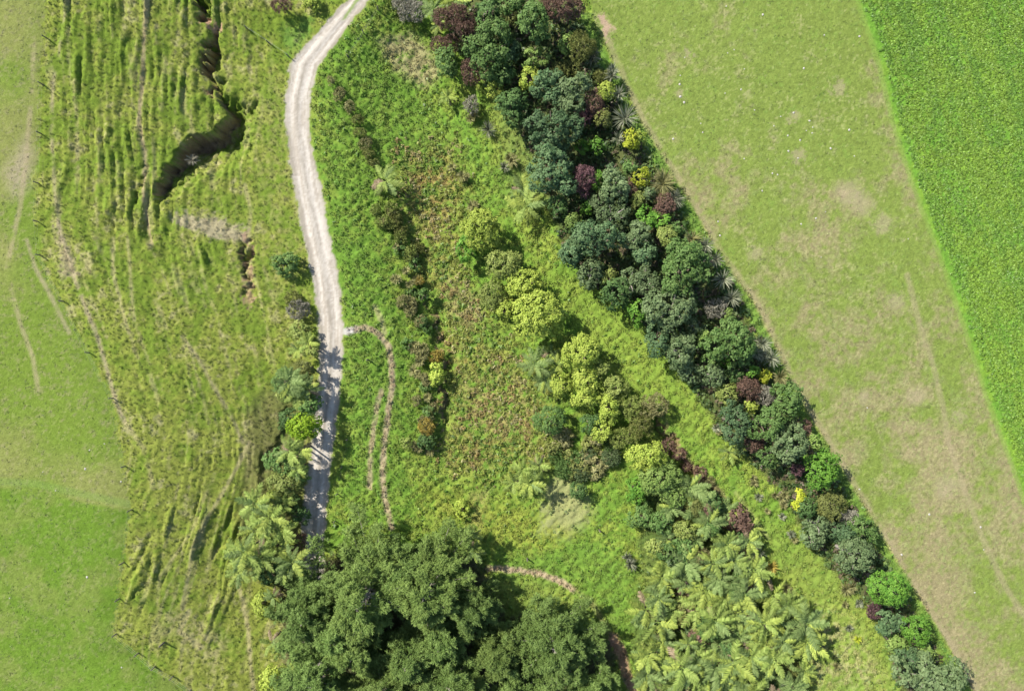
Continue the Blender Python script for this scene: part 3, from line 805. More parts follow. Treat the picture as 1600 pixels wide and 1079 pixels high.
def spiky(u, v, r, h, pal, label, group=None, heads=1, name="flax_plant", cat="plant"):
    """fans of long stiff leaves"""
    rng = next_rng(); r *= PX
    t = root_at(name, u, v, h * 0.5, label, cat, group)
    vs, fs, tt = [], [], []
    for hd_ in range(heads):
        c0 = np.array([0, 0, 0.0]) if hd_ == 0 else np.array([rng.normal(0, r * 0.45), rng.normal(0, r * 0.45), 0])
        base_h = max(0.0, h - r * 0.8) * rng.uniform(0.8, 1.0)
        n = int(46 + 22 * r)
        for i in range(n):
            a = rng.uniform(0, 6.283); el = rng.uniform(0.25, 1.45); L = r * rng.uniform(0.75, 1.12) / max(0.5, math.cos(el * 0.6)) * (0.75 if hd_ else 1)
            w = rng.uniform(0.035, 0.065)
            d = np.array([math.cos(a), math.sin(a), 0]); sd = np.array([-math.sin(a), math.cos(a), 0])
            p0 = c0 + np.array([0, 0, base_h])
            p1 = p0 + d * L * 0.5 * math.cos(el) + np.array([0, 0, L * 0.5 * math.sin(el)])
            dr = rng.uniform(0.1, 0.8)
            p2 = p1 + d * L * 0.5 * math.cos(el - dr) + np.array([0, 0, L * 0.5 * math.sin(el - dr)])
            k = len(vs)
            vs += [p0 - sd * w * 0.5, p0 + sd * w * 0.5, p1 + sd * w, p1 - sd * w, p2 + sd * w * 0.15, p2 - sd * w * 0.15]
            fs += [(k, k + 1, k + 2, k + 3), (k + 3, k + 2, k + 4, k + 5)]
            tt += [rng.random() ** 1.3] * 6
    if h > 2.2:
        new_obj("trunk", trunk_mesh(rng, (h - r * 0.8) * 1.6, 0.2, 0.2, 0.11, M_BARK, 0), t)
    new_obj("leaves", build_mesh("leaves", np.array(vs), np.array(fs), MATS[pal], {"tint": tt}), t, kind='stuff')
    return t

# tree ferns: every frond is a part
def frond_mesh(seed, mat, droop):
    rng = np.random.default_rng(seed)
    vs, fs, tt = [], [], []
    def arc(s): return np.array([s * (1 - 0.10 * s), 0, 0.30 * s - droop * s * s])
    npn = 19
    for side in (-1, 1):
        for i in range(npn):
            s = 0.12 + 0.86 * (i + 0.5) / npn
            L = 0.205 * math.sin(math.pi * min(1, (s * 0.95)) ** 0.85) ** 0.75 * rng.uniform(0.82, 1.12) + 0.015
            b = arc(s); ang = math.radians(64 - 20 * s + rng.normal(0, 5))
            d = np.array([math.cos(ang), side * math.sin(ang), -0.26 + rng.normal(0, 0.10)])
            w = 0.0215 * rng.uniform(0.8, 1.1)
            e1 = np.array([1.0, 0, rng.normal(0.15, 0.22)]) * w
            k = len(vs)
            vs += [b - e1 * 0.8, b + e1 * 0.8, b + d * L * 0.55 + e1 + [0, 0, 0.012], b + d * L, b + d * L * 0.55 - e1 + [0, 0, 0.012]]
            fs.append((k, k + 1, k + 2, k + 4)); fs.append((k + 4, k + 2, k + 3))
            tt += [0.1 + 0.8 * rng.random()] * 5
    q4 = np.array([f for f in fs if len(f) == 4]); t3 = np.array([f for f in fs if len(f) == 3])
    k = len(vs); rq = []
    for j in range(7):
        s = j / 6; p = arc(s); w = 0.012 * (1 - 0.7 * s)
        vs += [p + np.array([0, -w, 0.006]), p + np.array([0, w, 0.006])]; tt += [0.1, 0.1]
        if j: rq.append((k + 2 * j - 2, k + 2 * j - 1, k + 2 * j + 1, k + 2 * j))
    return build_mesh("frond", np.array(vs), [np.concatenate([q4, np.array(rq)]), t3], mat, {"tint": tt})
FRONDS = {p: [frond_mesh(300 + i, MATS[p], d) for i, d in enumerate((0.32, 0.42, 0.54, 0.37))] for p in ('fl', 'fg', 'fy', 'fd')}
FTR = []
for i in range(3):
    rng = np.random.default_rng(900 + i)
    v_, f_ = tube(rng, [(0, 0, -0.4), (0.02, 0, 0.3), (0.0, 0.03, 0.7), (0, 0, 1.0)], [0.15, 0.11, 0.10, 0.13], 7)
    FTR.append(build_mesh("fern_trunk", np.array(v_), np.array(f_), M_FTRUNK, smooth=True))
def fern(u, v, r, h, pal, label, group=None, n=None):
    rng = next_rng()
    t = root_at("tree_fern", u, v, h, label, "tree fern", group)
    tr = new_obj("trunk", FTR[int(rng.integers(3))], t); tr.scale = (1, 1, h)
    n = n or int(rng.integers(11, 15))
    h *= rng.uniform(0.85, 1.5)
    a0 = rng.uniform(0, 6.283)
    for i in range(n):
        p = pal
        if pal != 'fy' and rng.random() < 0.12: p = 'fy'
        elif pal == 'fy' and rng.random() < 0.4: p = 'fl'
        elif rng.random() < 0.2: p = 'fg'
        dead = rng.random() < 0.09
        fr = new_obj("frond", FRONDS['fd' if dead else p][int(rng.integers(4))], t, (0, 0, h - (0.25 if dead else 0.02 * (i % 3))))
        s = r * PX * rng.uniform(0.95, 1.3)
        fr.scale = (s, s * rng.uniform(0.95, 1.25), s)
        fr.rotation_euler = (rng.normal(0, 0.22), (0.55 if dead else -rng.uniform(-0.15, 0.50) * (1.0 if i % 3 else 1.5)), a0 + 6.283 * i / n * 1.0 + rng.normal(0, 0.16))
    return t

# pines: limbs that carry brushes of needles
def pine(u, v, R, h, pal, label, extra=(), group=None, name="pine_tree", dens=1.0):
    rng = next_rng(); R *= PX
    t = root_at(name, u, v, h * 0.55, label, "tree", group)
    R *= (HC - t.location.z - h * 0.55) / HC
    tv, tf = [], []
    def addt(pts, rad, sides=5):
        v_, f_ = tube(rng, pts, rad, sides); k = len(tv); tv.extend(v_); tf.extend([tuple(a + k for a in q_) for q_ in f_])
    addt([(0, 0, -0.6), (0.1, 0, h * 0.3), (0.0, 0.1, h * 0.7), (0, 0, h)], [0.30, 0.24, 0.13, 0.03], 8)
    limbs = []
    nlimb = int(46 * dens)
    for i in range(nlimb):
        s = (i + rng.random()) / nlimb
        hz = h * (0.22 + 0.76 * s)
        L = R * (1 - s) ** 0.62 * rng.uniform(0.72, 1.15) + 0.4
        limbs.append((rng.uniform(0, 6.283), hz, L, rng.uniform(0.05, 0.45)))
    for e in extra: limbs.append(e)
    TP, TD, TS = [], [], []
    for (a, hz, L, rise) in limbs:
        d = np.array([math.cos(a), math.sin(a), 0.0]); sd = np.array([-d[1], d[0], 0])
        bow = rng.normal(0, 0.12)
        def at(s): return np.array([0, 0, hz]) + d * L * s + sd * bow * L * s * s + np.array([0, 0, L * (rise * s * 0.6 - 0.22 * s + 0.34 * s * s)])
        addt([at(0), at(0.5), at(1)], [0.035 + 0.012 * L, 0.025 + 0.006 * L, 0.015], 4)
        m = int(8 + 11 * L)
        for j in range(m):
            s = 0.22 + 0.78 * (j + rng.random()) / m
            p = at(s); sp = 0.30 * L * (1.08 - s) + 0.18
            off = rng.normal(0, 0.5)
            q_ = p + sd * off * sp * 1.1 + d * abs(off) * sp * 0.5 + np.array([0, 0, rng.normal(0, 0.10) + 0.08])
            for kk in range(3):
                TS.append(s)
                TP.append(q_ + rng.normal(0, 0.16, 3)); dd = d * 0.75 + sd * off * 0.9 + np.array([0, 0, 0.35]) + rng.normal(0, 0.25, 3); TD.append(dd)
    TP = np.array(TP); TD = np.array(TD); TD /= np.linalg.norm(TD, axis=1, keepdims=True)
    nb = 11; n = len(TP)
    D = TD[:, None] + rng.normal(0, 0.42, (n, nb, 3)); D /= np.linalg.norm(D, axis=2, keepdims=True)
    L = rng.uniform(0.26, 0.46, (n, nb, 1))
    P = TP[:, None] + D * L * 0.5 + rng.normal(0, 0.07, (n, nb, 3))
    N = rng.normal(0, 0.8, (n, nb, 3)) + np.array([0, 0, 1.2])
    v_, f_ = leaf_quads(rng, P.reshape(-1, 3), N.reshape(-1, 3), L.ravel(), rng.uniform(0.045, 0.075, n * nb), 0.03, T=D.reshape(-1, 3))
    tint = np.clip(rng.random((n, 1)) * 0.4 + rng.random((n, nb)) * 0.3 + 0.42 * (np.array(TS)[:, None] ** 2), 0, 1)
    new_obj("trunk", build_mesh("trunk", np.array(tv), np.array(tf), M_PBARK, smooth=True), t)
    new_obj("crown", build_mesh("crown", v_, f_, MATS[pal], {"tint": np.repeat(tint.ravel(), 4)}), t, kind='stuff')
    return t

# ------------------------------------------------------------------ the strip of trees along the dry paddock, from the top of the photo down
TREES = [
 ('F', 876, 10, 37, 24, 5.0, 'br', "broad purplish brown bushy tree beside the top end of the dry paddock"),
 ('F', 716, 36, 28, 27, 4.6, 'br', "tall reddish brown feathery shrub beside the pale straw patch"),
 ('F', 695, 68, 17, 11, 3.2, 'br', "low brown feathery shrub above the small round dark green tree"),
 ('F', 733, 108, 13, 17, 3.6, 'br', "narrow brown shrub squeezed between two dark green trees"),
 ('B', 698, 97, 19, 22, 3.8, 'mg', "small round dark green tree on the edge of the pale straw patch"),
 ('B', 768, 78, 38, 44, 6.0, 'mg', "largest glossy green tree at the top of the tree strip"),
 ('B', 765, 18, 20, 20, 5.0, 'dg', "dark green tree above the largest glossy tree"),
 ('B', 800, 6, 20, 18, 5.0, 'mg', "green tree cut by the photo's upper edge, beside the purplish bushy tree"),
 ('B', 838, 36, 28, 30, 5.6, 'mg', "mid green lobed tree just below the purplish bushy tree"),
 ('D', 797, 26, 15, 12, 3.4, 'ol', "yellowish olive bush between glossy green trees"),
 ('B', 794, 84, 18, 20, 4.2, 'bg', "bluish green tree right of the largest glossy tree"),
 ('B', 837, 86, 22, 17, 3.6, 'lg', "light green tree with pinkish tips over a dark gap"),
 ('R', 826, 123, 15, 17, 3.6, 'yg', "small yellow green rounded tree in the strip's left half"),
 ('B', 888, 66, 12, 13, 2.8, 'lg', "small pale green tree in the deep shade of the purplish tree"),
 ('F', 908, 72, 20, 23, 4.0, 'ol', "dark olive fine leaved tree beside the bare soil patch"),
 ('D', 882, 108, 22, 12, 1.2, 'ol', "low olive ground shrub in a sunny gap of the strip"),
 ('B', 858, 131, 25, 24, 4.6, 'bg', "bluish green tree with a brown edge left of the pale leaved one"),
 ('B', 897, 144, 25, 27, 4.8, 'gg', "pale grey green tree left of the rusty brown shrub"),
 ('F', 936, 119, 12, 10, 2.2, 'ol', "dull brown olive shrub at the paddock edge"),
 ('R', 947, 144, 13, 15, 3.0, 'yg', "yellow green round shrub touching the rusty brown shrub"),
 ('F', 930, 160, 13, 18, 3.4, 'br', "rusty brown feathery shrub below the yellow green round one"),
 ('F', 908, 183, 16, 13, 3.0, 'pu', "dark maroon shrub next to the rusty brown one"),
 ('D', 942, 185, 15, 13, 3.2, 'ol', "olive green clipped looking dome beside the big spiky flax"),
 ('R', 986, 219, 12, 13, 2.8, 'yl', "bright yellow shrub standing clear with its shadow on the grass"),
 ('R', 1001, 214, 9, 9, 2.0, 'yg', "small lime shrub touching the bright yellow shrub"),
 ('B', 932, 228, 14, 12, 3.2, 'vg', "bright green small tree above the purple shrub"),
 ('B', 909, 233, 9, 10, 2.7, 'vg', "bright green sapling against the big dark tree"),
 ('B', 862, 200, 37, 31, 6.2, 'bg', "big dark green tree with a rounded lobed crown, upper of two alike"),
 ('B', 863, 262, 34, 38, 6.2, 'bg', "big dark green tree with a rounded lobed crown, lower of two alike"),
 ('F', 913, 281, 14, 25, 4.0, 'pu', "tall dark purple shrub leaning between the big dark trees"),
 ('D', 935, 281, 12, 14, 3.2, 'vg', "vivid green dome shrub beside the dark purple shrub"),
 ('B', 955, 265, 11, 11, 2.8, 'bg', "small bluish tree above the vivid green dome"),
 ('B', 963, 291, 22, 22, 4.4, 'gg', "pale grey green tree right of the vivid green dome"),
 ('B', 983, 263, 10, 10, 2.2, 'mg', "small mid green shrub below the bright yellow shrub's grass"),
 ('R', 1003, 276, 13, 14, 3.0, 'yl', "lime yellow shrub beside the large brown spiky flax clump"),
 ('F', 987, 291, 8, 10, 2.2, 'br', "small mauve brown twiggy shrub under the lime yellow shrub"),
 ('D', 998, 312, 11, 14, 2.8, 'oy', "yellowish olive shrub below the mauve brown twigs"),
 ('B', 1014, 305, 10, 9, 2.7, 'gg', "pale green sapling between yellowish olive shrub and flax"),
 ('F', 1039, 322, 15, 16, 3.4, 'br', "reddish brown shrub at the paddock edge under the flax clump"),
 ('B', 1021, 342, 19, 16, 3.6, 'vg', "bright green tree below the reddish brown shrub"),
 ('B', 936, 317, 13, 12, 3.0, 'gg', "greyish tree with tan tips in the deep shade"),
 ('B', 958, 334, 25, 18, 4.4, 'gg', "wide grey olive tree above the dark hollow"),
 ('B', 895, 342, 13, 12, 2.8, 'lg', "light green sapling over the strip's shaded left edge"),
 ('B', 919, 326, 8, 8, 2.4, 'vg', "tiny bright green shrub in a black shadow"),
 ('B', 870, 318, 15, 16, 3.6, 'dg', "dark green tree next to the yellow tree fern"),
 ('B', 999, 370, 22, 20, 4.4, 'gg', "grey green tree left of the olive yellow dome"),
 ('D', 1040, 370, 16, 20, 4.2, 'oy', "olive yellow egg shaped dome tree"),
 ('B', 935, 370, 38, 24, 6.0, 'bg', "wide dark bluish tree arching over the black hollow"),
 ('B', 890, 401, 22, 20, 4.6, 'bg', "dark bluish tree reaching into the grass, leftmost of the strip's middle"),
 ('B', 925, 426, 18, 19, 4.2, 'gg', "grey green tree on the left edge below the black hollow"),
 ('B', 954, 430, 14, 13, 3.6, 'oy', "olive green tree below the black hollow"),
 ('B', 960, 460, 20, 25, 4.6, 'dg', "very dark green tree on the strip's left edge"),
 ('B', 1006, 396, 15, 17, 3.8, 'bg', "shaded bluish tree below the olive yellow dome"),
 ('B', 984, 441, 14, 22, 4.2, 'gg', "narrow grey green tree right of the very dark tree"),
 ('B', 1010, 436, 20, 24, 4.8, 'gg', "light grey green tree left of the largest crown"),
 ('B', 1074, 420, 42, 38, 7.0, 'mg', "largest crown in the strip's middle, green with leathery leaves"),
 ('B', 1061, 354, 14, 13, 3.2, 'mg', "green tree above the dark brown flax"),
 ('F', 1115, 481, 15, 14, 3.0, 'gr', "grey brown twiggy shrub under the flax at the paddock edge"),
 ('B', 1050, 483, 36, 30, 6.2, 'gg', "large grey green crown below the largest crown"),
 ('B', 995, 492, 15, 20, 3.6, 'vg', "bright green young tree against the dark trees' left side"),
 ('B', 1025, 529, 14, 26, 4.8, 'bg', "tall bluish green tree on the lower left of the grey green crown"),
 ('B', 1064, 548, 25, 24, 5.0, 'gg', "olive grey tree with a pointed branch below the large grey green crown"),
 ('B', 1086, 509, 11, 12, 3.2, 'gg', "small pale tree left of the grey brown twigs"),
 ('B', 1140, 533, 35, 32, 6.4, 'mg', "broad dark crown beside the lower flax row"),
 ('B', 1139, 492, 9, 8, 2.4, 'lg', "small lime green shrub under the spiky flax"),
 ('B', 1097, 528, 10, 10, 2.8, 'lg', "pale green sapling left of the broad dark crown"),
 ('B', 1131, 560, 10, 10, 2.8, 'vg', "bright green sapling under the broad dark crown"),
 ('B', 1114, 561, 11, 12, 3.0, 'mg', "mid green sapling left of the bright green sapling"),
 ('B', 1114, 586, 18, 19, 3.8, 'gg', "mottled grey green tree above the yellow olive shrub"),
 ('B', 1077, 581, 15, 13, 3.4, 'gg', "grey green tree over the shaded grass, lowest of its clump"),
 ('B', 1146, 580, 12, 12, 3.0, 'dg', "dark green shrub left of the small vivid tree"),
 ('B', 1174, 580, 12, 11, 2.8, 'vg', "small vivid tree next to the lime ball shrub"),
 ('R', 1196, 586, 9, 10, 2.6, 'yl', "lime yellow ball shrub beside the lowest flax"),
 ('F', 1166, 604, 17, 17, 3.6, 'br', "round rusty brown shrub left of the silver grey one"),
 ('F', 1193, 617, 16, 14, 3.0, 'gr', "silver grey shrub beside the round rusty brown one"),
 ('R', 1134, 616, 15, 18, 3.2, 'oy', "yellow olive shrub on the left edge below the mottled tree"),
 ('B', 1145, 658, 23, 25, 5.0, 'bg', "dark bluish round tree on the left edge, lower half of the strip"),
 ('B', 1194, 661, 28, 24, 5.0, 'mg', "green tree with yellow tips right of the dark bluish round tree"),
 ('B', 1226, 630, 22, 30, 4.8, 'mg', "green tree casting its shadow on the paddock edge below the silver shrub"),
 ('R', 1175, 634, 9, 9, 2.7, 'yg', "yellow green sapling below the round rusty brown shrub"),
 ('F', 1178, 691, 14, 16, 3.0, 'br', "mauve brown twiggy shrub between dark trees"),
 ('F', 1257, 668, 9, 11, 2.2, 'br', "small tan brown shrub at the paddock edge"),
 ('B', 1233, 691, 25, 26, 5.2, 'gg', "grey green tree with separate leaf heads below the tan brown shrub"),
 ('B', 1197, 711, 17, 17, 3.6, 'mg', "green tree right of the mauve brown twigs"),
 ('B', 1268, 690, 14, 13, 3.2, 'lg', "light green tree at the paddock edge above the vivid one"),
 ('F', 1244, 734, 9, 8, 2.2, 'pu', "small purple shrub left of the vivid green tree"),
 ('B', 1283, 730, 28, 28, 5.2, 'vg', "vivid green tree throwing a jagged shadow on the path's bend"),
 ('R', 1249, 781, 10, 15, 2.6, 'yl', "yellow shrub on the left edge below the vivid green tree"),
 ('B', 1262, 788, 15, 17, 3.4, 'dg', "dark green tree touching the yellow shrub"),
 ('D', 1300, 792, 24, 20, 3.8, 'ol', "dark olive brown dome tree"),
 ('B', 1279, 820, 18, 18, 3.8, 'gg', "grey green tree below the dark green one by the yellow shrub"),
 ('B', 1271, 845, 14, 16, 3.2, 'gg', "grey green tree leaning out over the grass"),
 ('F', 1326, 807, 12, 10, 2.4, 'gr', "grey shrub right of the olive brown dome"),
 ('B', 1319, 832, 15, 14, 3.4, 'bg', "bluish tree above the cluster headed tree"),
 ('B', 1351, 830, 20, 17, 3.8, 'mg', "green tree with orange flecks at the paddock edge"),
 ('R', 1333, 868, 29, 28, 5.4, 'gg', "rounded grey green tree with cauliflower like leaf heads"),
 ('D', 1386, 917, 33, 31, 5.6, 'vg', "large vivid green tree, roundest of the lower strip"),
 ('F', 1367, 953, 9, 12, 2.2, 'pu', "dull purple shrub below the large vivid tree"),
 ('B', 1391, 973, 19, 18, 3.8, 'bg', "small blue grey tree below the large vivid tree"),
 ('D', 1430, 981, 18, 26, 4.4, 'vg', "vivid green upright tree right of the blue grey one"),
 ('B', 1396, 1005, 15, 12, 2.8, 'lg', "light green sapling below the blue grey tree"),
 ('D', 1419, 1025, 17, 14, 3.6, 'bg', "dark teal dense tree above the grey green tree at the photo's lower edge"),
 ('B', 1452, 1052, 44, 32, 6.0, 'gg', "wide grey green tree at the photo's lower edge"),
 ('B', 1447, 1017, 11, 10, 3.0, 'lg', "pale green sapling with pinkish tips beside the dark teal tree"),
 # the row of yellow green trees across the middle
 ('R', 751, 357, 31, 32, 5.0, 'yg', "yellow green round tree, uppermost of the middle row"),
 ('B', 729, 389, 19, 20, 3.4, 'vg', "dark leafy bush tucked under the uppermost yellow green tree"),
 ('R', 788, 412, 28, 22, 4.6, 'oy', "olive yellow tree, second of the middle row"),
 ('R', 818, 444, 27, 24, 4.6, 'yg', "yellow green tree touching the upper side of the biggest round crown"),
 ('R', 771, 462, 20, 22, 3.4, 'oy', "pale olive shrub thicket on the left of the middle row"),
 ('R', 789, 484, 16, 16, 3.4, 'yg', "yellow green bush between the olive thicket and the biggest round crown"),
 ('R', 843, 492, 40, 40, 6.4, 'yg', "biggest round yellow green crown with a black shadow"),
 ('R', 908, 550, 30, 25, 5.0, 'yg', "round yellow green tree below the biggest round crown"),
 ('R', 878, 601, 17, 20, 3.8, 'yg', "yellow green tree right of the two mid valley tree ferns"),
 ('R', 913, 592, 19, 22, 4.2, 'yg', "upright yellow green tree below the second round crown"),
 ('R', 938, 577, 12, 15, 3.2, 'oy', "small olive yellow tree right of the upright yellow green one"),
 ('R', 961, 606, 18, 17, 3.4, 'oy', "pale tan green bush on the right of the middle row"),
 ('R', 916, 622, 24, 18, 4.0, 'yg', "wide yellow green tree over a dark gap"),
 ('R', 951, 636, 13, 26, 3.8, 'yg', "long bright yellow green crown, lowest of the middle row"),
 ('R', 940, 672, 14, 16, 3.0, 'yg', "yellow green bush below the long bright crown"),
 ('D', 858, 655, 24, 22, 3.6, 'mg', "round dark green bush standing alone among the bracken"),
 ('B', 921, 661, 18, 14, 2.8, 'dg', "dark green bush in the gap below the wide yellow green tree"),
 ('F', 984, 636, 20, 19, 3.0, 'oy', "wispy olive shrub above the stream gully"),
 ('F', 1000, 661, 19, 18, 3.0, 'ol', "grey olive wispy shrub beside the dark dead one"),
 ('F', 1023, 634, 17, 19, 3.0, 'ru', "dead dark brown shrub at the head of the stream gully"),
 ('F', 975, 684, 17, 16, 2.8, 'oy', "pale olive wispy shrub above the fern thicket"),
 ('R', 1014, 710, 29, 22, 4.4, 'yg', "yellow green tree beside the stream gully"),
 ('R', 1032, 748, 32, 24, 4.6, 'lg', "pale green tree at the top of the fern thicket"),
 ('B', 995, 765, 16, 20, 2.8, 'vg', "green bush left of the pale green tree"),
 ('B', 1005, 810, 18, 20, 2.4, 'mg', "green bush on the meadow side of the fern thicket"),
 ('D', 905, 769, 14, 13, 2.3, 'dg', "lone small dark green bush in the meadow beside the pale straw patch"),
 ('B', 661, 462, 10, 10, 2.7, 'mg', "small dark green tree in the rush line with a black shadow"),
 ('F', 668, 667, 14, 11, 1.8, 'au', "golden leafed shrub at the lower end of the rush line"),
 ('B', 666, 690, 15, 10, 1.6, 'dg', "dark green bush just below the golden leafed shrub"),
 ('F', 655, 437, 7, 7, 1.4, 'au', "tiny golden shrub above the small dark tree"),
 ('B', 682, 586, 9, 16, 1.8, 'yg', "yellow leafed shrub on the right edge of the rush line"),
 ('F', 680, 556, 10, 9, 1.5, 'au', "orange brown shrub above the yellow leafed one in the rush line"),
 ('D', 634, 692, 8, 8, 1.5, 'oy', "pale olive bush with a dark shadow near the wheel tracks"),
 ('B', 722, 797, 11, 15, 1.6, 'yg', "broad leafed yellow green plant beside the tan strip above the pines"),
 # along the gravel road
 ('B', 440, 410, 20, 17, 2.0, 'mg', "green leafy bush on the bank left of the road's upper straight"),
 ('F', 465, 482, 15, 12, 1.6, 'gr', "grey twiggy shrub on the bank left of the road"),
 ('F', 455, 468, 12, 10, 1.3, 'ol', "olive brown shrub above the grey twiggy shrub"),
 ('R', 465, 520, 16, 14, 2.2, 'oy', "olive yellow bush just above the first road shadow"),
 ('D', 449, 600, 22, 24, 3.6, 'mg', "green tree in the first clump left of the road"),
 ('R', 478, 575, 16, 17, 3.2, 'ol', "olive bush on the road edge of the first clump"),
 ('R', 447, 617, 14, 11, 2.4, 'oy', "tan olive shrub at the foot of the first clump"),
 ('R', 472, 665, 24, 23, 4.4, 'vl', "vivid lime green round tree on the road edge"),
 ('B', 435, 722, 22, 18, 3.6, 'mg', "mid green tree below the vivid lime tree"),
 ('R', 443, 757, 28, 19, 4.0, 'oy', "olive yellow tree in the middle of the roadside ferns"),
 ('B', 452, 785, 18, 14, 3.0, 'mg', "dark green tree on the road edge above the big fern group"),
 ('B', 420, 893, 26, 16, 2.8, 'dg', "dark shaded bush under the big roadside ferns"),
 ('F', 462, 845, 12, 18, 2.2, 'br', "brown shrub beside the last bend of the road before the pines"),
 ('B', 484, 632, 13, 15, 3.2, 'mg', "mid green tree on the road edge above the vivid lime tree"),
 ('B', 448, 656, 16, 18, 2.6, 'dg', "dark green bush in the shade left of the vivid lime tree"),
 ('B', 464, 742, 14, 14, 3.4, 'lg', "light green tree on the road edge beside the olive yellow tree"),
 ('B', 466, 808, 14, 16, 3.2, 'dg', "dark green tree on the road edge, right of the big fern group"),
 ('R', 428, 775, 13, 12, 2.8, 'yg', "yellow green shrub left of the olive yellow roadside tree"),
 ('R', 492, 548, 9, 10, 2.6, 'oy', "olive yellow sapling throwing the first shadow on the road"),
 ('R', 412, 940, 16, 22, 2.2, 'yg', "yellow green shrubbery on the left side of the pines"),
 ('R', 425, 1062, 20, 22, 2.4, 'yg', "yellow green shrubbery left of the pines at the photo's lower edge"),
 ('F', 440, 6, 18, 10, 2.0, 'br', "red brown shrub at the photo's upper edge left of the road"),
 ('R', 486, 4, 15, 11, 1.3, 'yg', "yellow green bush at the photo's upper edge beside the road"),
 ('F', 641, 14, 22, 22, 2.6, 'gr', "grey brown dead looking shrub at the photo's upper edge"),
 ('F', 736, 165, 10, 14, 2.2, 'gr', "grey brown shrub below the narrow brown one"),
 ('R', 776, 138, 12, 16, 3.0, 'yg', "yellow green leafy tree with white flecks on the strip's left edge"),
 ('B', 800, 165, 24, 26, 4.2, 'dg', "dark green tree left of the big dark lobed pair"),
 ('B', 784, 112, 18, 16, 3.6, 'dg', "dark green tree in shade under the largest glossy tree"),
]
for r_ in TREES: leafy(*r_)

FLAX = [
 (925, 92, 15, 2.6, 'sp', "dark spiky flax by the dark olive tree", 2),
 (955, 122, 15, 2.4, 'sp', "small spiky flax at the paddock edge above the yellow green round shrub", 2),
 (966, 150, 14, 2.6, 'sp', "dark spiky flax right of the yellow green round shrub", 1),
 (975, 187, 23, 3.2, 'sp', "big grey green spiky flax beside the olive dome", 1),
 (965, 218, 12, 1.8, 'sp', "pale narrow leafed flax left of the bright yellow shrub", 1),
 (1034, 288, 24, 3.0, 'ru', "large brown and tan spiky flax clump", 3),
 (1054, 312, 17, 2.6, 'sp', "grey spiky flax right of the reddish brown shrub", 2),
 (1080, 374, 16, 2.6, 'ru', "dark brown flax above the largest crown", 2),
 (1100, 385, 16, 2.6, 'sp', "grey spiky flax right of the dark brown flax", 2),
 (1116, 407, 14, 2.4, 'sp', "grey spiky flax on the right of the largest crown", 2),
 (1128, 437, 18, 2.8, 'sp', "green hearted spiky flax below the right side of the largest crown", 1),
 (1140, 466, 18, 2.8, 'sp', "tall dark spiky flax above the small lime green shrub", 2),
 (1190, 536, 16, 2.6, 'sp', "uppermost flax of the row beside the broad dark crown", 2),
 (1203, 560, 17, 2.6, 'sp', "middle flax of the row beside the broad dark crown", 2),
 (1217, 588, 15, 2.4, 'ru', "lowest flax of the row, brownish, beside the lime ball", 2),
 (763, 203, 15, 1.6, 'sp', "spiky green flax in the grass left of the strip", 1),
 (740, 181, 11, 1.3, 'ru', "tan flax above the spiky green flax", 2),
 (800, 252, 13, 1.3, 'ru', "grey tan flax clump left of the lower big dark tree", 2),
 (788, 262, 11, 1.2, 'sp', "small grey flax at the foot of the grey tan clump", 1),
 (722, 276, 11, 1.3, 'ru', "dry rush clump in the long grass above the round yellow green tree", 2),
 (707, 262, 9, 1.2, 'ru', "smaller dry rush clump beside another in the long grass", 1),
 (737, 322, 10, 1.2, 'ru', "dry rush clump touching the uppermost yellow green tree", 2),
 (287, 242, 11, 1.7, 'gr', "pale spiky tussock in the big slip's shadow", 1),
 (985, 880, 13, 1.2, 'sp', "dark spiky clump with yellow leaves at the meadow's right end", 2),
 (1186, 862, 11, 1.2, 'sp', "yellow tipped spiky clump on the stream's right bank", 2),
 (1206, 885, 12, 1.0, 'au', "golden brown tussock in the grass right of the stream", 1),
 (1228, 918, 11, 0.9, 'ru', "reddish tan tussock near the fern thicket's right side", 1),
 (1280, 995, 9, 0.8, 'ru', "small dark rush clump in the lower right grass", 1),
 (1307, 1040, 9, 0.8, 'ru', "dark brown rush clump in the lower right grass", 1),
 (1322, 920, 13, 1.2, 'ru', "pale tan rush clump left of the large vivid tree", 2),
 (1340, 998, 7, 0.8, 'yl', "small yellow leafed clump in the grass by the lower strip", 1),
]
for (u, v, r, h, p, lab, hd_) in FLAX:
    dry_ = p in ('ru', 'au', 'gr')
    spiky(u, v, r, h, p, lab, None, hd_, "rush_clump" if (dry_ and h < 2) else "flax_plant", "plant")

# rushes and scrub along the fence side of the gully: one clump after another
rng0 = np.random.default_rng(7)
for k in range(46):
    s = k / 45
    u = np.interp(s, [0, 0.22, 0.5, 0.75, 1], [612, 640, 655, 668, 660]) + rng0.normal(0, 12)
    v = 330 + s * 375 + rng0.normal(0, 6)
    f = rng0.random()
    where = ("upper end", "upper part", "middle", "lower part", "lower end")[min(4, int(s * 5))]
    hand = "wheel track side" if u < np.interp(s, [0, 0.22, 0.5, 0.75, 1], [612, 640, 655, 668, 660]) else "bracken side"
    if f < 0.45:
        spiky(u, v, rng0.uniform(7, 11), rng0.uniform(0.9, 1.4), 'ru', f"dry tan rush clump at the {where} of the scrub line, {hand}", "rushes of the scrub line", 2, "rush_clump", "plant")
    elif f < 0.85:
        leafy('F', u, v, rng0.uniform(6, 10), rng0.uniform(6, 11), rng0.uniform(0.7, 1.2), 'ol' if f < 0.65 else 'ru', f"{'olive' if f < 0.65 else 'tan brown'} twiggy bush at the {where} of the scrub line, {hand}", "twiggy bushes of the scrub line")
    else:
        leafy('B', u, v, rng0.uniform(6, 10), rng0.uniform(6, 10), rng0.uniform(0.8, 1.2), 'mg', f"dark green leafy bush at the {where} of the scrub line, {hand}", "leafy bushes of the scrub line")
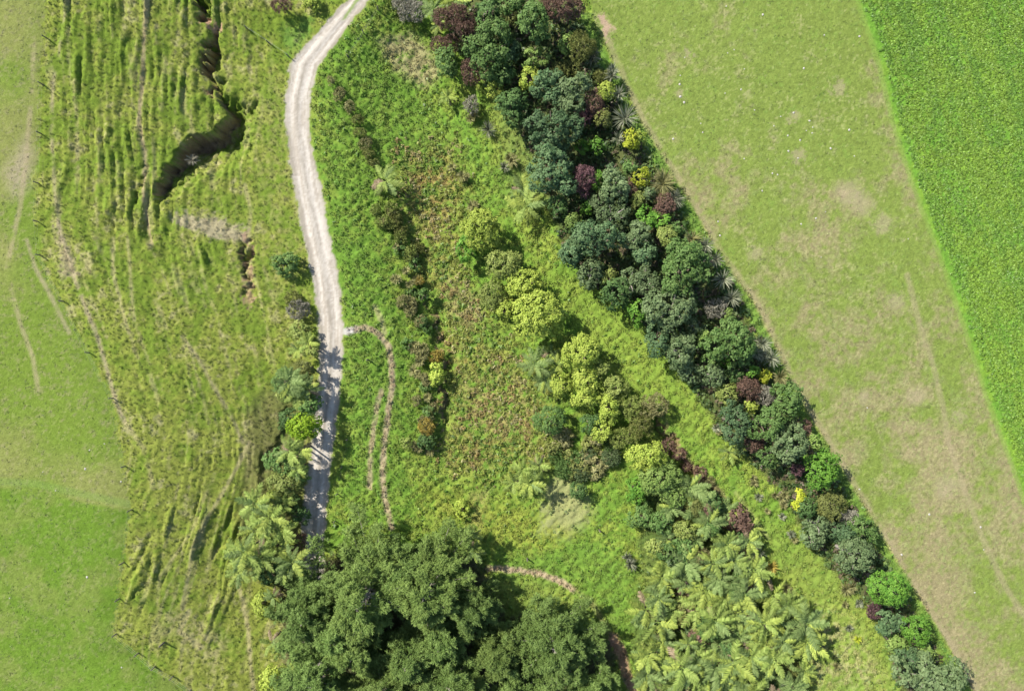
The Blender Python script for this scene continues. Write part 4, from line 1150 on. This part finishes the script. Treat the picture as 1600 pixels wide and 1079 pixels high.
for (u, v) in ((527, 125), (533, 148), (545, 165), (556, 185), (563, 205), (568, 222), (575, 240), (583, 255)):
    leafy('F', u + rng0.normal(0, 3), v, rng0.uniform(6, 10), rng0.uniform(7, 11), rng0.uniform(0.8, 1.4), 'ru' if rng0.random() < 0.6 else 'ol',
          f"brown twiggy bush in the short row right of the road's bend, {'upper' if v < 170 else 'middle' if v < 215 else 'lower'} part", "brown bushes right of the bend")
for (u, v) in ((608, 325), (598, 345), (612, 350), (586, 330), (625, 372), (640, 395)):
    leafy('F', u, v, 9, 9, 1.2, 'oy', "pale olive bush in the scatter below the lone tree fern", "pale bushes below the lone fern")
for (u, v) in ((1050, 690), (1062, 712), (1075, 728), (1092, 745), (1108, 752), (1120, 775), (1135, 790), (1150, 822), (1163, 850), (1172, 876)):
    leafy('F', u + rng0.normal(0, 5), v + rng0.normal(0, 4), rng0.uniform(7, 12), rng0.uniform(7, 11), rng0.uniform(0.8, 1.3), 'br' if rng0.random() < 0.45 else 'ru',
          f"brown dead scrub in the stream gully, {'beside the yellow green tree' if v < 730 else 'at the top of the fern thicket' if v < 800 else 'lower end beside the ferns'}", "dead scrub of the stream gully")
for k in range(22):
    u = rng0.uniform(865, 960); v = rng0.uniform(680, 745)
    leafy('B' if k % 2 else 'F', u, v, rng0.uniform(9, 15), rng0.uniform(9, 14), rng0.uniform(0.9, 1.6), ('mg', 'ol', 'gg', 'ru')[k % 4],
          f"low {('wispy olive', 'pale leafy', 'wispy tan', 'green leafy')[(k + 3) % 4] if False else ('green wispy', 'olive leafy', 'grey green wispy', 'tan leafy')[k % 4]} scrub bush above the straw mound, {'left' if u < 912 else 'right'} {'upper' if v < 712 else 'lower'} part", "low scrub above the straw patch")
for k in range(16):
    s = rng0.random(); v = 650 + s * 330
    u = np.interp(v, [650, 760, 860, 980], [1118, 1195, 1262, 1345]) + rng0.normal(0, 12)
    spiky(u, v, rng0.uniform(6, 9), 0.8, 'ru' if k % 3 else 'sp', f"low dry tussock left of the tree strip, {'above the yellow shrub' if v < 780 else 'beside the fern thicket' if v < 880 else 'left of the large vivid tree'}", "tussocks left of the strip", 1, "rush_clump", "plant")

# ------------------------------------------------------------------ tree ferns
FERNS = [
 (600, 281, 28, 2.2, 'fl', "lone pale tree fern in the green grass right of the road"),
 (822, 322, 31, 2.6, 'fy', "bright yellow tree fern at the left edge of the tree strip"),
 (818, 297, 24, 2.4, 'fg', "green tree fern just above the bright yellow one"),
 (699, 152, 14, 1.4, 'fy', "small vivid yellow tree fern alone in the grass"),
 (679, 18, 19, 2.0, 'fg', "dull green tree fern at the photo's upper edge"),
 (712, 8, 22, 2.4, 'fy', "yellow tree fern at the photo's upper edge above the reddish shrub"),
 (686, 42, 14, 1.8, 'fy', "yellow tree fern left of the reddish feathery shrub"),
 (482, 536, 18, 2.4, 'fy', "yellow green tree fern nearest the first road shadow"),
 (468, 546, 16, 2.2, 'fl', "pale tree fern just left of the first road shadow"),
 (457, 594, 24, 3.6, 'fg', "green tree fern crowning the first roadside clump"),
 (482, 606, 22, 3.4, 'fg', "green tree fern on the road edge of the first clump"),
 (466, 616, 20, 3.0, 'fl', "pale tree fern at the foot of the first roadside clump"),
 (459, 700, 24, 3.2, 'fl', "pale tree fern with broad fronds under the vivid lime tree"),
 (474, 702, 22, 3.0, 'fy', "yellow tree fern on the road edge under the vivid lime tree"),
 (468, 731, 16, 2.4, 'fl', "small pale tree fern on the road edge below the yellow one"),
 (440, 786, 22, 3.0, 'fl', "pale tree fern under the olive yellow roadside tree"),
 (404, 783, 28, 3.2, 'fl', "pale tree fern on the hillside edge, uppermost of the big group"),
 (424, 804, 28, 3.4, 'fy', "yellow green tree fern in the top of the big roadside group"),
 (441, 826, 26, 3.4, 'fl', "pale tree fern in the right half of the big roadside group"),
 (398, 828, 26, 3.0, 'fl', "pale tree fern in the left half of the big roadside group"),
 (372, 868, 28, 3.2, 'fl', "pale tree fern furthest onto the hillside"),
 (390, 856, 26, 3.4, 'fy', "yellow tree fern beside the one furthest onto the hillside"),
 (412, 864, 31, 3.6, 'fl', "large pale tree fern in the middle of the big roadside group"),
 (433, 852, 27, 3.4, 'fy', "yellow green tree fern in the lower right of the big roadside group"),
 (380, 888, 24, 3.0, 'fl', "pale tree fern on the lower left of the big roadside group"),
 (462, 872, 27, 3.2, 'fg', "bright green tree fern beside the end of the road"),
 (448, 890, 18, 2.6, 'fl', "pale tree fern touching the pines' left side"),
 (429, 930, 14, 2.2, 'fg', "green tree fern left of the pines below the dark shade"),
 (427, 1000, 18, 2.6, 'fl', "pale tree fern on the left side of the pines"),
 (453, 1044, 16, 2.6, 'fy', "yellow tree fern on the left side of the pines near the lower edge"),
 (440, 1012, 16, 2.4, 'fg', "green tree fern on the left side of the pines near the lower edge"),
 (836, 566, 25, 2.6, 'fg', "green tree fern with a feathery frond in the middle valley"),
 (869, 570, 16, 2.2, 'fy', "yellow green tree fern beside the second round crown"),
 (850, 594, 20, 2.2, 'fg', "green tree fern below its feathery neighbour in the middle valley"),
 (858, 552, 16, 2.2, 'fg', "green tree fern in the shadow of the biggest round crown"),
 (816, 733, 20, 2.2, 'fl', "pale tree fern above the yellow one left of the straw patch"),
 (828, 753, 23, 2.4, 'fy', "yellow tree fern left of the pale straw patch"),
 (803, 752, 18, 2.0, 'fl', "pale small tree fern left of the yellow one by the straw patch"),
 (842, 727, 17, 2.0, 'fl', "pale tree fern above the shadow of the straw patch"),
 (737, 838, 18, 2.4, 'fg', "grey green tree fern at the top right corner of the pines"),
 (718, 832, 16, 2.2, 'fg', "dull green tree fern touching the pines' upper edge"),
 (742, 858, 18, 2.6, 'fl', "pale tree fern below the grey green one at the pines' corner"),
 (1139, 707, 17, 1.8, 'fy', "bright tree fern in the grass under the dark bluish round tree"),
 (1157, 700, 13, 1.8, 'fg', "small grey green tree fern beside the bright one"),
 (1177, 824, 15, 1.6, 'fy', "bright yellow tree fern right of the stream gully"),
]
for r_ in FERNS: fern(*r_)
GROVE = [(1070, 745), (1110, 758), (1130, 790), (1162, 800), (1176, 850), (1188, 905), (1225, 925), (1255, 945), (1268, 1000), (1262, 1060), (1262, 1105), (1010, 1105), (1000, 1040), (1002, 975), (1000, 905), (1030, 880), (1015, 830), (1030, 790)]
cand = rng0.uniform((990, 740), (1290, 1105), (6000, 2))
ok = in_poly(cand[:, 0], cand[:, 1], GROVE) < -6
pts = []
for c_ in cand[ok]:
    if all((c_[0] - p[0]) ** 2 + (c_[1] - p[1]) ** 2 > (29 if c_[1] < 880 else 27) ** 2 for p in pts): pts.append(c_)
for i, (u, v) in enumerate(pts):
    p = ('fl', 'fg', 'fl', 'fy', 'fg')[int(rng0.integers(5))]
    if v < 870: p = 'fg' if rng0.random() < 0.75 else p
    word = {'fl': "pale green", 'fg': "green", 'fy': "yellow green"}[p]
    rad = rng0.uniform(19, 34)
    size = "small" if rad < 25.5 else ("large" if rad > 29.5 else "middling")
    row = ("top", "second", "third", "fourth", "fifth", "sixth", "lowest")[int(np.clip((v - 740) / 52, 0, 6))]
    lo_, hi_ = np.interp(v, [740, 830, 900, 975, 1105], [1040, 1010, 1000, 1002, 1010]), np.interp(v, [740, 800, 905, 945, 1105], [1100, 1162, 1190, 1255, 1265])
    f = (u - lo_) / (hi_ - lo_)
    side = "meadow side" if f < 0.22 else ("left half" if f < 0.5 else ("right half" if f < 0.78 else "stream side"))
    fern(u, v, rad, rng0.uniform(2.0, 3.6), p, f"{size} {word} tree fern, {side} of the thicket, {row} row from its top" if row not in ("top", "lowest") else f"{size} {word} tree fern, {side} of the thicket in its {row} row", "tree ferns of the thicket")
for k in range(70):
    c_ = cand[ok][700 + k * 7]
    leafy(('B', 'F', 'B')[k % 3], c_[0], c_[1], rng0.uniform(9, 16), rng0.uniform(9, 16), (rng0.uniform(1.4, 2.3) if k % 3 else rng0.uniform(2.4, 3.2)), ('mg', 'ol', 'dg', 'lg', 'br', 'gg')[int(rng0.integers(6))],
          ("dark leafy" if k % 2 else "fine leaved") + " understorey bush between the ferns, " + ("upper" if c_[1] < 850 else "middle" if c_[1] < 960 else "lower") + " part of the thicket, " + ("meadow side" if c_[0] < 1075 else "centre" if c_[0] < 1170 else "stream side"), "understorey of the fern thicket")

THICKET = [
 ('R', 1052, 775, 17, 16, 3.6, 'lg', "pale green rounded shrub near the thicket's upper end, left of the brown gully scrub"),
 ('D', 1085, 790, 15, 14, 3.4, 'ol', "olive fine leaved shrub in the thicket's upper right part"),
 ('R', 1038, 812, 18, 17, 3.4, 'mg', "mid green rounded shrub on the thicket's upper meadow side"),
 ('R', 1072, 828, 17, 15, 3.6, 'oy', "pale olive rounded shrub in the thicket's upper centre"),
 ('D', 1112, 822, 15, 14, 3.4, 'mg', "dense green shrub in the thicket's upper right, above its widest part"),
 ('B', 1135, 858, 15, 16, 3.6, 'mg', "leafy green tree on the stream side of the thicket's upper half"),
 ('R', 1028, 855, 16, 15, 3.2, 'oy', "olive yellow shrub behind the dark spiky clump at the meadow's right end"),
 ('F', 1092, 868, 15, 14, 3.2, 'ru', "tan twiggy shrub in the thicket's centre"),
 ('D', 1150, 925, 16, 15, 3.4, 'mg', "dense green shrub in the thicket's right part, level with the golden tussock"),
 ('B', 1112, 985, 18, 20, 3.8, 'mg', "leafy green tree in the thicket's lower centre"),
 ('B', 1140, 1020, 16, 16, 3.6, 'dg', "dark green tree in the thicket's lower centre"),
 ('R', 1205, 1000, 15, 14, 3.4, 'oy', "pale olive shrub in the thicket's lower right part"),
]
for r_ in THICKET: leafy(*r_)
# ------------------------------------------------------------------ pines along the lower edge
PINES = [
 (486, 930, 66, 9.0, 'pm', "pine overhanging the end of the gravel road", ((1.55, 2.4, 8.3, 0.1),)),
 (572, 905, 88, 11.0, 'pi', "wide pine between the road's end and the wheel tracks, with a long bough", ((1.68, 3.0, 10.2, 0.15), (1.3, 3.2, 7.8, 0.15), (2.0, 3, 7.6, 0.1))),
 (668, 893, 78, 10.0, 'pi', "pine at the end of the wheel tracks", ((1.2, 3.0, 8.0, 0.1), (0.85, 3.0, 8.2, 0.1))),
 (735, 925, 44, 8.0, 'pm', "slim pine beside the end of the dirt path", ()),
 (500, 1025, 72, 10.0, 'pm', "pine at the lower left of the stand", ()),
 (598, 1062, 64, 11.0, 'pi', "dark pine at the photo's lower edge, below the bare trunk gap", ()),
 (706, 1046, 66, 10.0, 'pm', "pine at the photo's lower edge right of the dark gap", ()),
 (690, 972, 52, 8.0, 'pm', "bright tufted pine in the middle of the stand", ()),
 (866, 974, 84, 8.5, 'pm', "broad bright pine below the dirt path", ()),
 (815, 1066, 56, 9.0, 'pm', "pine at the photo's lower edge below the broad bright one", ()),
 (925, 1062, 44, 8.0, 'pm', "pine beside the bare red track at the photo's lower edge", ()),
 (775, 1000, 42, 7.5, 'pi', "small dark pine in the gap left of the broad bright pine", ()),
 (624, 868, 50, 7.5, 'pm', "low pine between the long bough and the wheel tracks' end", ()),
 (530, 960, 50, 9.0, 'pm', "inner pine behind the one over the road's end", ()),
 (640, 1000, 44, 8.5, 'pm', "small crowned inner pine beside the dark gap", ()),
 (560, 985, 52, 9.0, 'pi', "dark inner pine of the stand", ()),
]
for p in PINES: pine(p[0], p[1] + 24, p[2] * 0.97, *p[3:])

# ------------------------------------------------------------------ fences: posts and wires
def fence(posts, label, wires=3, h=0.95):
    pts = [place(u, v, h * 0.5) for (u, v) in posts]
    x0, y0, z0 = pts[0]
    t = new_obj("wire_fence", None, loc=(x0, y0, z0), label=label, cat="fence")
    rng = next_rng()
    v_, f_ = tube(rng, [(0, 0, -0.3), (0, 0, h * 0.96), (0, 0, h)], [0.07, 0.065, 0.04], 8)
    f_.append(tuple(range(16, 24)))
    quads = np.array([f for f in f_ if len(f) == 4]); cap = np.array([[16, 17, 18, 19], [16, 19, 20, 23], [20, 21, 22, 23]])
    pm = build_mesh("post", np.array(v_), np.concatenate([quads, cap]), M_POST)
    for (x, y, z) in pts:
        o = new_obj("post", pm, t, (x - x0, y - y0, z - z0)); o.rotation_euler = (rng.normal(0, 0.04), rng.normal(0, 0.04), rng.uniform(0, 6))
    for k in range(wires):
        hz = h * (0.93 - 0.29 * k); vs = []; fs = []
        for (x, y, z) in pts:
            for (a, b) in ((0.006, 0), (-0.003, 0.006), (-0.003, -0.006)):
                vs.append((x - x0 + 0.09, y - y0 + a, z - z0 + hz + b))
        for i in range(len(pts) - 1):
            for j in range(3):
                fs.append((i * 3 + j, i * 3 + (j + 1) % 3, i * 3 + 3 + (j + 1) % 3, i * 3 + 3 + j))
        new_obj("wire", build_mesh("wire", np.array(vs), np.array(fs), M_WIRE), t)
    return t
fence([(69, 57), (63, 130), (60, 207), (56, 285), (55, 345), (59, 398), (95, 470), (136, 551), (173, 622), (192, 729), (202, 797), (190, 880), (183, 937), (178, 992), (213, 1022), (239, 1043), (268, 1058), (297, 1078)],
      "long post and wire fence between the left paddock and the ridged hillside")
fence([(590, 13), (567, 50), (543, 87)], "short wire fence right of the road's top bend")
fence([(542, 687), (533, 730), (526, 772), (522, 815)], "short fence along the road's right side above the pines")
fence([(450, 87), (418, 65), (384, 43)], "short wire fence left of the road's top bend")
def lone_post(u, v, label):
    x, y, z = place(u, v, 0.6); rng = next_rng()
    v_, f_ = tube(rng, [(0, 0, -0.3), (0, 0, 1.1), (0, 0, 1.16)], [0.1, 0.09, 0.05], 8)
    cap = [[16, 17, 18, 19], [16, 19, 20, 23], [20, 21, 22, 23]]
    new_obj("timber_post", build_mesh("timber_post", np.array(v_), np.concatenate([np.array(f_), np.array(cap)]), M_POST), loc=(x, y, z), label=label, cat="post")
lone_post(574, 562, "single dark timber post in the grass between road and wheel tracks")
lone_post(824, 874, "single dark timber post in the meadow above the dirt path")
lone_post(937, 829, "single dark timber post in the upper right of the meadow")
lone_post(253, 1006, "single dark timber post on the lower hillside")

# ------------------------------------------------------------------ pale stones lying on the pasture
STONES = [(1135, 10), (1192, 23), (1137, 83), (1147, 78), (1163, 108), (1070, 90), (1063, 118), (1062, 132), (1063, 151), (1069, 160), (1095, 193), (1098, 207),
 (1052, 217), (1158, 140), (1133, 146), (1179, 172), (1163, 248), (1191, 298), (1288, 55), (1343, 57), (1256, 107), (1220, 182), (1240, 176), (1265, 189),
 (1260, 204), (1269, 208), (1270, 199), (1250, 219), (1232, 236), (1209, 197), (1231, 212), (1298, 232), (1335, 244), (1207, 271), (1215, 273), (1290, 331),
 (1275, 341), (1252, 350), (1327, 203), (1247, 247), (1419, 373), (1283, 402), (1355, 637), (1532, 823), (1537, 858), (1452, 803), (1523, 925), (1343, 764),
 (1125, 368), (1122, 346), (1409, 866)]
STM = []
for i in range(4):
    rng = np.random.default_rng(60 + i)
    vs, fs = [], []
    for a in range(4):
        for b in range(7):
            th = [0.0, 0.5, 1.0, 1.45][a]; ph = 6.283 * b / 7
            r = 0.13 * rng.uniform(0.75, 1.25)
            vs.append((r * math.cos(ph) * math.cos(th) * 1.2, r * math.sin(ph) * math.cos(th), r * 0.6 * math.sin(th)))
    for a in range(3):
        for b in range(7): fs.append((a * 7 + b, a * 7 + (b + 1) % 7, a * 7 + 7 + (b + 1) % 7, a * 7 + 7 + b))
    STM.append(build_mesh("stone", np.array(vs), [np.array(fs), np.array([[21, 22, 23], [21, 23, 24], [21, 24, 25], [21, 25, 26], [21, 26, 27]])], M_STONE))
def stone(u, v, label, group, s=1.0):
    x, y, z = place(u, v); o = new_obj("pale_stone", STM[int(rng0.integers(4))], loc=(x, y, z), label=label, cat="stone", group=group)
    o.rotation_euler = (0, 0, rng0.uniform(0, 6)); k = rng0.uniform(0.45, 1.1) * s; o.scale = (k, k, k)
for (u, v) in STONES:
    stone(u, v, "small pale stone lying on the dry paddock", "stones on the dry paddock")
for (u, v) in ((67, 737), (133, 732), (87, 766), (189, 752), (136, 901), (15, 934), (190, 1042), (140, 703), (163, 693)):
    stone(u, v, "small pale stone lying on the left paddock", "stones on the left paddock", 0.9)
stone(644, 525, "small whitish stone beside the scrub line in the valley", None, 1.2)
